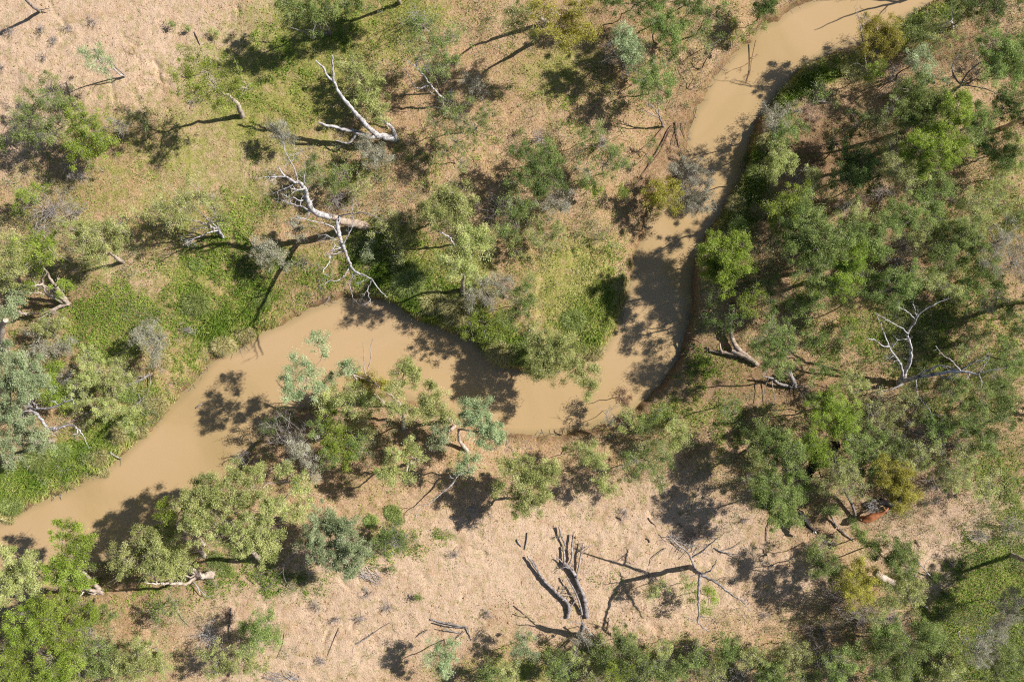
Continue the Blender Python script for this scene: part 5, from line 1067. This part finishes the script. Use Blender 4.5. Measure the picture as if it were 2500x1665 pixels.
# lower middle
p('gum','P',5.6,[(1285,1150,44),(1330,1170,40),(1278,1198,40),(1245,1140,28),(1310,1232,34),(1270,1235,26),(1350,1140,28),(1225,1190,26)],"lime-green tree standing above the bare ground at lower centre",base=(1290,1215),dens=1.2)
p('bush','P',4.0,[(1440,1105,34),(1462,1130,28),(1470,1175,30),(1485,1200,20),(1410,1095,20)],"silvery-green upright shrub right of the lime-green tree",dens=1.0)
p('bush','G',4.4,[(1555,1125,40),(1600,1150,36),(1540,1160,30),(1625,1110,36),(1580,1100,30),(1615,1185,20)],"loose green shrub at lower centre right, over the slope",dens=.7)
p('bush','G',3.0,[(1400,1100,26),(1375,1110,20)],"small green shrub between the lime-green and the silvery-green ones",dens=.5)
p('bush','G',1.4,[(1010,1320,16),(930,1310,18),(905,1340,16)],"low green shrub edging the bare ground near the brush pile",dens=.8)
p('bush','D',3.0,[(960,1290,34),(975,1320,30),(940,1325,26)],"dark shaded shrub stuck with white twigs, left of the lime-green tree",dens=.8)
deadshrub(965,1320,38,2.2,"white dead twigs poking out of the dark shaded shrub",n=18,bark='white')
deadshrub(1175,1250,22,1.0,"grey twigs at the shade edge below the lime-green tree",n=16)
# lower left
p('gum','P',8.0,[(460,1215,32,.8),(510,1190,38,.8),(575,1160,32,.8),(500,1245,42,.8),(556,1225,44,.82),(612,1195,40,.82),(630,1150,26,.8)],"cream-green gum crown overhanging the river at lower left",base=(600,1330),dens=1.15)
p('gum','P',8.5,[(640,1275,46,.82),(590,1300,42,.8),(530,1305,38,.78),(650,1335,38,.78),(600,1345,26,.75),(665,1235,30,.8),(470,1285,32,.75)],"cream-green gum crown joined below the one overhanging the river",base=(640,1370),dens=1.15)
p('gum','P',7.5,[(735,1170,26,.8),(745,1200,24,.8),(700,1150,24,.8),(695,1240,26,.75),(730,1250,26,.72)],"gum tuft ring around a bare white limb, lower left",base=(690,1270),dens=.95)
deadtree('dead_tree',"bare white limb forked among the cream-green gum crowns at lower left",[(.14,.11,[(688,1275,0),(690,1250,2.6),(684,1240,3.6)]),(.09,.05,[(684,1240,3.6),(700,1210,4.6),(730,1178,5.4)]),(.09,.05,[(730,1178,5.4),(700,1176,5.6),(655,1180,5.8),(644,1190,5.9)]),(.03,.015,[(736,1192,5.2),(770,1210,5.2),(800,1206,5.2)])],'gum',spr=(1,.4,.6))
p('gum','T',5.2,[(795,1272,42),(842,1305,42),(868,1345,38),(800,1335,42),(832,1370,36),(762,1290,32),(855,1385,22),(760,1330,30)],"dense pale blue-green tree at the left end of the bare ground",base=(800,1370),dens=1.35)
p('gum','Y',7.0,[(395,1238,22,.8),(415,1260,18,.8)],"small lime gum tuft at the river's edge left of the cream-green gum",base=(500,1330),dens=1.2)
p('gum','P',6.5,[(330,1345,36,.75),(300,1368,32,.72),(355,1305,26,.75),(300,1390,20,.7)],"olive-cream gum crown leaning over the lower left shade",base=(520,1408),trunk=[(470,1400,2.4),(410,1375,4.0)],dens=.95)
p('gum','P',6.5,[(405,1375,42,.75),(380,1340,34,.78),(440,1345,32,.78),(430,1400,30,.7),(370,1385,30,.72),(455,1370,26)],"olive-cream gum crown around a stout pale trunk, lower left",base=(519,1404),trunk=[(490,1402,1.8)],dens=1.0)
deadtree('gum_tree',"stout pale gum trunk with broken blue-white limbs, lower left",[(.36,.26,[(521,1405,0),(500,1404,1.0),(480,1408,1.8)]),(.18,.10,[(488,1402,1.6),(470,1388,2.6),(450,1380,3.4)]),(.14,.10,[(478,1410,1.8),(455,1425,2.6),(440,1423,3.0),(410,1424,3.6),(392,1424,4.0)]),(.07,.04,[(395,1424,3.9),(375,1424,4.4),(352,1420,4.8)]),(.07,.04,[(385,1424,4.2),(375,1408,4.8),(360,1398,5.2)])],'gum',spr=(1,.4,.5))
p('gum','G',6.5,[(440,1245,30,.75),(480,1180,22,.78),(420,1300,26,.7),(390,1300,24,.7)],"mid-green gum part shaded under the cream-green crown, lower left",base=(500,1360),dens=.9)
p('gum','Y',6.5,[(182,1290,26,.8),(150,1308,28,.8),(200,1330,28,.8),(180,1355,30,.8),(148,1360,24,.78),(215,1320,20,.8)],"upper lime gum crown standing at the lower left shore",base=(245,1446),dens=1.2)
p('gum','Y',6.5,[(140,1390,28,.75),(190,1400,34,.76),(210,1425,20,.74),(110,1400,24,.74),(165,1420,24,.72)],"lower lime gum crown at the lower left shore",base=(250,1448),dens=1.1)
deadtree('gum_tree',"low white gum trunk lying towards the left edge near the lower left shore",[(.16,.12,[(252,1449,0),(228,1448,.8),(205,1440,1.4)]),(.08,.03,[(205,1440,1.4),(196,1455,1.8),(190,1470,2.0)]),(.08,.04,[(205,1440,1.4),(190,1430,2.4),(180,1418,3.2)])],'gum',spr=(2,.5,1.4))
p('gum','P',6.5,[(15,1350,26),(18,1398,34),(45,1425,34),(72,1372,28),(85,1420,24),(20,1450,28),(60,1395,24)],"pale lime gum crown at the left edge below the river",base=(100,1460),dens=1.25)
p('bush','Y',5.2,[(60,1500,40),(30,1535,38),(90,1540,36)],"bright green tree low on the left edge, upper of the group",dens=1.1,name='small_tree')
p('bush','Y',5.2,[(115,1475,38),(162,1468,36),(190,1515,42),(150,1555,42),(120,1520,34),(215,1480,24)],"largest bright green tree in the lower left corner",dens=1.2,name='small_tree')
p('bush','Y',5.0,[(25,1595,40),(60,1640,44),(15,1650,36)],"bright green tree filling the lower left corner itself",dens=1.15,name='small_tree')
p('bush','Y',4.8,[(130,1612,42),(180,1630,44),(150,1650,40),(110,1650,26)],"bright green tree on the bottom edge right of the corner one",dens=1.1,name='small_tree')
p('bush','G',4.2,[(240,1578,34),(260,1618,34),(215,1600,28),(235,1640,28)],"mid green bush next to the pale round shrub at the bottom",dens=1.0)
p('grey','P',3.8,[(310,1608,38),(345,1580,34),(375,1600,44),(335,1640,38),(395,1630,28),(290,1635,24)],"wide pale green shrub on the bottom edge, lower left",dens=1.3)
p('bush','G',2.6,[(400,1498,34),(425,1470,28),(380,1520,24),(440,1510,20)],"soft green shrub below the stout pale gum trunk",dens=.6)
p('bush','G',2.4,[(270,1500,28),(240,1500,24)],"small green shrub right of the largest bright lower left tree",dens=.8)
deadshrub(508,1548,34,2.0,"whitish dead bush left of the narrow dead stem",n=26,bark='white')
p('bush','G',4.2,[(640,1515,36),(655,1550,34),(625,1570,36),(600,1530,28)],"green bush at the left end of the bare ground, bottom",dens=1.05)
p('grey','P',3.6,[(560,1600,40),(600,1615,40),(630,1630,30),(530,1620,28)],"pale grey-green bush on the bottom edge below the green one",dens=1.0)
p('grey','P',3.2,[(500,1600,26),(520,1640,28)],"small pale bush at the bottom between two larger ones",dens=.8)
deadshrub(215,1520+5,22,3.6,"thin dead twigs rising amid the bright lower left trees",n=14)
deadshrub(560,1500,20,1.4,"dark dead twigs at the foot of the narrow stem",n=14,bark='dark')
# bottom middle
p('bush','T',4.2,[(1070,1580,26),(1090,1612,28),(1105,1575,20),(1080,1640,24),(1050,1600,18)],"small blue-green tree at the bottom under the fan of fallen limbs",dens=1.1,name='small_tree')
p('grey','T',3.0,[(1278,1560,32),(1265,1590,26),(1295,1595,20)],"round silver-green shrub at the bottom left of the prong stump",dens=1.2)
p('sparse','P',2.2,[(1600,1440,28),(1620,1425,20),(1585,1460,18)],"small silvery shrub crossed by the star-shaped tree's shadow",dens=1.1,twigs=2)
p('bush','Y',3.0,[(1728,1455,24),(1722,1490,18),(1735,1435,16)],"bright green shrub under the star-shaped dead tree's right arm",dens=1.0)
p('sparse','P',2.2,[(1680,1430,28),(1690,1465,22),(1670,1410,18)],"airy grey-green shrub at the foot of the star-shaped dead tree",dens=1.0)
BOT=[('G',1360,1625,36,"left end of the bottom hedge"),('P',1410,1605,30,"bottom hedge, just below the prong stump"),('G',1475,1590,38,"bottom hedge, right of the prong stump"),('G',1530,1568,38,"highest bump on the left half of the bottom hedge"),('P',1455,1645,38,"bottom edge, in the hedge under the prong stump"),('G',1560,1620,44,"bottom hedge, below its highest left bump"),
 ('P',1625,1580,30,"bottom hedge, left of its gap with grey twigs"),('G',1640,1638,44,"bottom edge, in the hedge middle"),('G',1700,1605,38,"bottom hedge, beneath the pale twig heap"),('P',1745,1635,38,"bottom edge, right of the hedge middle"),('G',1770,1590,36,"bottom hedge, right of the pale twig heap"),('P',1825,1605,40,"bottom hedge, on its right half"),('G',1880,1640,42,"bottom edge, near the hedge's right end"),('Y',1515,1650,28,"bottom edge, yellowest in the hedge"),('S',1425,1560,18,"tucked behind the prongs of the stump"),('P',1240,1645,38,"bottom edge, left of the hedge"),('G',1190,1655,30,"bottom edge, right of the small blue-green tree"),('D',1500,1625,26,"darkest in the bottom hedge")]
for c_,x_,y_,r_,d_ in BOT:
    p('grey' if c_ in 'SP' else 'bush',c_,rng.uniform(2.4,3.4),[(x_,y_,r_),(x_+rng.uniform(-22,22),y_+rng.uniform(-16,16),r_*.75),(x_+rng.uniform(-22,22),y_+rng.uniform(-16,16),r_*.6)],{'G':'green','P':'pale grey-green','Y':'yellow-green','S':'silver','D':'dark green'}[c_]+" shrub, "+d_,dens=rng.uniform(.75,1.1),twigs=2,group="shrubs of the bottom hedge")
deadshrub(1610,1640,40,3.4,"white bare branches standing out of the bottom hedge",n=12,bark='white')
deadshrub(1800,1650,26,2.4,"grey dead twigs at the bottom edge right of the hedge middle",n=20)
# lower right thicket
p('bush','G',5.0,[(1890,1215,42),(1915,1250,38),(1870,1180,36),(1930,1220,30),(1895,1265,24),(1860,1225,24)],"clumpy green tree beside the black cow with the white-marked face",dens=1.25,name='small_tree')
p('bush','G',4.6,[(1898,1105,46),(1880,1065,34),(1935,1110,34)],"green bush above the clumpy tree, lower right thicket",dens=1.0)
p('bush','P',4.6,[(1860,1130,30),(1850,1100,28)],"grey-green bush on the left flank of the lower right thicket",dens=.8,twigs=2)
p('bush','Y',4.4,[(1985,1095,36),(2010,1115,34),(1975,1075,28)],"bright bush between two black cows",dens=1.0)
p('bush','G',4.0,[(2090,1100,40),(2120,1070,36),(2135,1120,34)],"green bush right of the uppermost black cow",dens=.85)
p('bush','P',4.2,[(2045,1165,40),(2085,1185,38),(2020,1180,30),(2065,1140,30)],"see-through grey-green bush at the centre of the cattle group",dens=.6,twigs=2)
p('bush','D',3.8,[(2110,1150,32),(2100,1195,28)],"dark green bush left of the olive-yellow one near the cattle",dens=.8)
p('bush','O',4.4,[(2178,1165,38),(2205,1195,36),(2160,1140,28),(2195,1220,28),(2215,1165,24)],"olive-yellow bush with the half-hidden dark cow beneath it",dens=1.25)
p('bush','G',3.6,[(2170,1090,40),(2210,1110,34)],"green bush above the olive-yellow one",dens=.7,twigs=2)
p('grey','P',3.6,[(2320,1130,44),(2362,1105,42),(2350,1165,38),(2300,1170,30)],"hazy grey-green shrub above the right bare strip",dens=.95,twigs=2)
deadshrub(2275,1180,50,2.0,"low dark dead bush lying between the cattle and the right bare strip",n=40,bark='grey')
deadshrub(2130,1235,20,1.6,"white dead twigs just above the chestnut cow",n=24,bark='white')
p('bush','G',1.8,[(2098,1298,20),(2082,1285,14),(2105,1315,12)],"small green shrub below the chestnut cow",dens=.9)
p('bush','G',2.4,[(2025,1240,16),(2040,1255,12)],"small green sprig above the slim grey pole",dens=.8)
p('bush','G',4.0,[(2005,1375,34),(2040,1395,34),(1990,1350,22)],"green bush with shadow forks on its left, lower right",dens=.95,twigs=1.6)
p('grey','P',3.2,[(2010,1335,30),(1985,1360,24)],"hazy grey bush just above the green bush with shadow forks",dens=.5,twigs=3)
p('bush','O',4.4,[(2090,1445,40),(2112,1405,28),(2070,1425,30),(2100,1370,20),(2120,1440,26)],"olive-yellow bush on the lower right over dead roots",dens=1.0)
p('bush','G',4.4,[(2190,1345,36),(2215,1370,34),(2180,1375,26)],"fresh green bush left of the white forked branch on the right bare strip",dens=1.05)
p('bush','P',4.0,[(2195,1425,36),(2225,1460,36),(2180,1465,28),(2240,1430,26)],"soft green bush hiding the thick white trunk section",dens=.7)
deadshrub(2045,1460,46,2.4,"spidery grey dead bush in front of the olive-yellow lower right bush",n=34)
deadshrub(2100,1515,50,1.8,"pinkish grey dead thicket in the lower right",n=42)
deadshrub(2010,1540,40,1.4,"pale low twigs at the left of the lower right thicket",n=26)
deadshrub(2180,1510,40,1.8,"grey dead thicket around the white trunk section's end",n=30)
deadshrub(2000,1600,44,2.6,"tall grey dead twigs near the bottom edge, lower right",n=34)
p('grey','P',3.2,[(1930,1590,40),(1965,1615,36),(1900,1600,26)],"pale shrub at the right end of the bottom hedge",dens=.9,twigs=2)
p('bush','G',3.6,[(2060,1620,42),(2095,1600,36),(2035,1650,34)],"green shrub on the bottom edge right of the tall dead twigs",dens=.8,twigs=2)
p('bush','G',3.8,[(2170,1570,46),(2215,1600,44),(2150,1615,36)],"broad green shrub near the bottom edge, lower right",dens=.85)
p('bush','G',3.4,[(2150,1655,36),(2200,1650,34),(1970,1655,34)],"green shrub cut by the bottom edge under the broad one",dens=.9)
p('bush','G',3.4,[(2170,1530,34),(2150,1545,24)],"mid-green shrub among the dead twigs, lower right",dens=.9)
p('grey','S',4.0,[(2465,1495,44),(2490,1470,34),(2440,1530,30)],"large grey shrub at the right edge, lower right corner",dens=.6,twigs=3)
p('grey','S',4.0,[(2400,1560,40),(2430,1590,40),(2390,1600,34)],"wispy grey shrub in the green corner, lower right",dens=.6,twigs=3)
p('bush','G',4.0,[(2470,1610,44),(2440,1650,40)],"green shrub in the extreme lower right corner",dens=.9)
p('sparse','P',2.4,[(2420,1180,34),(2400,1215,26)],"faint shrub between the herb patch and the right bare strip",dens=.8)
deadshrub(2470,1290,36,1.6,"dead twigs at the right edge over the bare strip's end",n=24)
# more of the right-hand thicket
p('grey','P',3.4,[(2005,450,34),(1985,425,26)],"grey-green shrub in the gap above the billowing tree",dens=.9,twigs=2)
p('bush','D',4.0,[(2045,350,34),(2065,375,28)],"shaded dark shrub left of the grey branches, upper right",dens=.8)
p('sparse','G',3.0,[(1995,225,26),(2015,245,22)],"thin shrub at the left edge of the reddish clearing, upper right",dens=.7)
p('bush','G',4.4,[(2215,60,32),(2245,85,30)],"green shrub behind the olive yellow tree, upper right",dens=.9)
p('grey','P',3.4,[(2290,100,34),(2270,70,26)],"grey-green shrub under the white dead branches, upper right",dens=.8,twigs=2)
p('grey','S',3.6,[(2350,165,36),(2375,190,30)],"grey scrub tangled round the thin dead tree's base",dens=.55,twigs=3)
p('bush','D',4.2,[(2480,265,40),(2450,240,30)],"dark shrub at the right edge under the dense green tree",dens=1.0)
p('grey','P',3.4,[(2470,330,32),(2490,360,30)],"grey-green shrub at the right edge over the bare slope",dens=.9,twigs=2)
p('bush','G',3.6,[(2290,430,26),(2310,455,22)],"green shrub just under the biggest yellow-green tree",dens=.9)
p('bush','G',4.2,[(2270,500,36),(2285,530,30),(2250,480,26)],"green shrub between the pale twigs and the bare slope, right",dens=.9)
p('grey','P',3.6,[(2250,590,36),(2275,610,32),(2255,560,28)],"hazy shrub filling the gap left of the dark and bright bush",dens=.9,twigs=2)
p('bush','G',3.8,[(2400,660,38),(2370,690,32),(2430,690,28)],"green shrub below the dark and bright bush, far right",dens=.9)
p('grey','P',3.2,[(2290,690,34),(2260,670,28),(2320,710,26)],"low grey-green shrub right of the dead tree's upper limbs",dens=.8,twigs=2)
p('grey','S',3.0,[(2440,730,34),(2410,745,28)],"grey twiggy shrub under the far right green shrub",dens=.6,twigs=3)
p('bush','G',3.6,[(1955,750,34),(1985,735,28)],"green shrub in the shade below the billowing tree",dens=.8)
p('bush','P',3.0,[(2040,745,28),(2065,730,24)],"muted shrub left of the white dead tree's top twigs",dens=.7)
p('grey','P',3.0,[(2240,985,34),(2210,970,26)],"grey-green shrub behind the dangling white branch",dens=.8,twigs=2)
p('bush','G',4.0,[(2330,960,36),(2365,975,34),(2345,930,24)],"green shrub below the dead tree's right-hand limb",dens=.85)
p('bush','G',4.0,[(2385,1050,40),(2350,1035,30),(2410,1080,30)],"green shrub right of the wide grey dead thicket",dens=.85)
p('grey','P',3.6,[(2230,1130,36),(2255,1110,30)],"hazy shrub right of the bush above the olive-yellow one",dens=.8,twigs=2)
p('bush','G',3.6,[(2300,1045,30),(2275,1030,24)],"small green shrub within the wide grey dead thicket",dens=.8)
p('bush','G',3.8,[(1835,1075,32),(1855,1055,28)],"green shrub at the upper left corner of the cattle thicket",dens=.8)
p('grey','P',3.4,[(1830,1165,30),(1845,1195,26)],"grey-green shrub left of the clumpy tree",dens=.7,twigs=2.4)
p('bush','G',3.6,[(1945,1160,28),(1960,1185,22)],"green shrub between the clumpy tree and the left black cow",dens=.8)
p('bush','G',4.0,[(1770,1000,30),(1800,985,26)],"low green shrub on the shaded slope right of the lower bend",dens=.6)
p('bush','G',3.8,[(2140,1310+20,28),(2125,1350,24)],"green shrub on the bare strip below the cattle",dens=.8)
p('grey','P',3.4,[(2130,1490,34),(2160,1475,28)],"grey-green shrub behind the pinkish dead thicket",dens=.8,twigs=2)
p('bush','G',3.8,[(2270,1545,36),(2300,1570,30),(2255,1520,26)],"green shrub at the left of the lower right green corner",dens=.9)
p('grey','P',3.2,[(2330,1640,38),(2290,1650,30)],"pale shrub on the bottom edge in the green corner",dens=.9)
p('bush','D',4.0,[(1745,740,24),(1725,770,20)],"dark low shrub on the bank under the rounded bright tree",dens=.9)
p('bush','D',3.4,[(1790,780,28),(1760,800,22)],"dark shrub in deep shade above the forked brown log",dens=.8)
# neighbours just past the frame whose shade falls inside it
p('gum','G',8.0,[(2570,300,60),(2600,250,50),(2560,220,44)],"tall green tree just beyond the right edge, upper part",dens=1.1,name='small_tree')
p('gum','G',7.0,[(2570,700,60),(2590,760,50),(2550,740,40)],"tall green tree just beyond the right edge, middle",dens=1.0,name='small_tree')
p('gum','G',7.5,[(2580,1430,60),(2610,1380,50),(2560,1400,40)],"tall green tree just beyond the right edge, lower part",dens=1.0,name='small_tree')
deadtree('dead_tree',"bare tree just beyond the top edge whose branch shadows cross the river",[(.22,.16,[(2400,-70,0),(2410,-90,2.5),(2420,-110,4.5)]),(.10,.03,[(2420,-110,4.5),(2400,-160,6.0),(2390,-200,7.5)]),(.10,.03,[(2415,-100,3.8),(2450,-130,5.5),(2500,-140,7.0)]),(.10,.03,[(2420,-110,4.5),(2380,-120,6.0),(2340,-110,7.2)])],'grey',spr=(2,1.2,1.4))
p('gum','G',6.5,[(960,-50,55),(1000,-70,50),(900,-60,40)],"green tree just beyond the top edge over the grass",dens=1.0,name='small_tree')
p('gum','G',6.5,[(2590,1050,55),(2570,1000,50)],"green tree just beyond the right edge beside the herb patch",dens=1.0,name='small_tree')

# ---------------- cattle ----------------
def hide(name, c1, c2, rough=.6):
    m, t, pr = newmat(name); tc = t.nodes.new("ShaderNodeTexCoord"); n = N(t, "ShaderNodeTexNoise"); n.inputs["Scale"].default_value = 3; n.inputs["Detail"].default_value = 5
    t.links.new(tc.outputs["Object"], n.inputs[0]); t.links.new(ramp(t, n.outputs["Fac"], [(.3, c1), (.7, c2)]), pr.inputs["Base Color"]); pr.inputs["Roughness"].default_value = rough; return m
HC = hide("chestnut_hide", srgb(128, 74, 44), srgb(178, 116, 74)); HB = hide("black_hide", srgb(20, 16, 16), srgb(40, 32, 30)); HW = hide("white_hair", srgb(200, 194, 186), srgb(224, 220, 212)); HO = hide("horn", srgb(150, 136, 116), srgb(196, 184, 164))
def cow(px, py, hx, hy, label, mat, graze=False, turn=0.0, size=1.0, blaze=False, horns=True):
    """px,py: middle of the back; hx,hy: a photo point in front of the animal's head"""
    a = W(px, py, 3.3); h_ = W(hx, hy, 3.3); yaw = math.atan2(h_[1] - a[1], h_[0] - a[0])
    g_ = max(float(height(a[:1], a[1:2])[0]), 0); root = empty('cow', (a[0], a[1], g_)); root.rotation_euler = (0, 0, yaw); root.scale = (size,) * 3
    hz = -.65 if graze else .1
    V = [(-.62, 0, 1.10, .25, .24), (-.25, 0, 1.06, .33, .34), (.15, 0, 1.03, .33, .36), (.50, 0, 1.08, .26, .31), (.76, turn * .1, 1.16 + hz * .15, .16, .22), (.98, turn * .3, 1.22 + hz * .7, .13, .15), (1.16, turn * .45, 1.24 + hz, .12, .13), (1.40, turn * .6, 1.12 + hz, .075, .08), (1.50, turn * .65, 1.06 + hz, .065, .06)]
    E = [(i, i + 1) for i in range(8)]
    def leg(parent, pts):
        k = parent
        for q in pts: V.append(q); E.append((k, len(V) - 1)); k = len(V) - 1
    for s in (-1, 1):
        leg(3, [(.50, s * .17, .80, .12, .13), (.46, s * .18, .46, .055, .06), (.50, s * .18, .14, .042, .042), (.54, s * .18, .04, .055, .045)])
        leg(0, [(-.56, s * .17, .82, .14, .17), (-.50, s * .19, .60, .08, .10), (-.70, s * .19, .42, .05, .055), (-.66, s * .19, .12, .042, .042), (-.61, s * .19, .04, .055, .045)])
    leg(0, [(-.80, 0, 1.08, .035, .035), (-.86, 0, .75, .022, .022), (-.85, .02, .5, .04, .04)])
    me = bpy.data.meshes.new("body"); me.from_pydata([v_[:3] for v_ in V], E, []); o = bpy.data.objects.new("body", me); col.objects.link(o)
    md = o.modifiers.new("skin", 'SKIN')
    for i, v_ in enumerate(V): me.skin_vertices[0].data[i].radius = v_[3:5]
    me.skin_vertices[0].data[0].use_root = True
    md.use_smooth_shade = True; s_ = o.modifiers.new("sub", 'SUBSURF'); s_.levels = s_.render_levels = 2
    bpy.context.view_layer.update(); dg = bpy.context.evaluated_depsgraph_get(); m2 = bpy.data.meshes.new_from_object(o.evaluated_get(dg)); bpy.data.objects.remove(o)
    m2.name = "body"; m2.materials.clear(); m2.materials.append(mat); body = bpy.data.objects.new("body", m2); col.objects.link(body); body.parent = root
    hd = np.array(V[6][:3])
    for s in (-1, 1):
        m = MB(); tube(m, [hd + [-.02, s * .10, .06], hd + [-.06, s * .22, .05], hd + [-.05, s * .30, -.01]], [.035, .055, .012], 6); m.build('ear', mat, root, smooth=True)
        if horns: m = MB(); tube(m, resample([hd + [-.03, s * .06, .10], hd + [-.02, s * .18, .17], hd + [.05, s * .24, .26]], 6), np.linspace(.028, .008, 6), 6); m.build('horn', HO, root, smooth=True)
        m = MB(); tube(m, [hd + [.08, s * .095, .03], hd + [.10, s * .118, .03]], [.02, .012], 6); m.build('eye', HB, root, smooth=True)
    if blaze:
        k = np.array(V[7][:3]); m = MB(); tube(m, resample([hd + [.02, 0, .105], (hd + k) / 2 + [0, 0, .088], k + [.02, 0, .065]], 6), [.03, .055, .06, .055, .05, .03], 7); m.build('blaze', HW, root, smooth=True)
    tag(root, label, 'cow', "cattle sheltering in the thicket"); return root
cow(2128,1263,2165,1246,"chestnut brown cow in the sun at the edge of the thicket",HC,turn=.3,size=1.12)
cow(1963,1268,1982,1300,"black cow with a white-marked face standing beside the clumpy green tree",HB,turn=.4,blaze=True,size=1.08)
cow(1984,1144,1972,1172,"black cow standing in deep shade at the left of the cattle group",HB,turn=-.2,size=1.12)
cow(2043,1098,2034,1128,"uppermost black cow, beside the bright bush",HB,turn=.2,horns=False)
cow(2172,1232,2195,1240,"dark cow half hidden under the olive-yellow bush",HB,graze=True)
print("plants", NPL[0], "objects", len(bpy.data.objects))
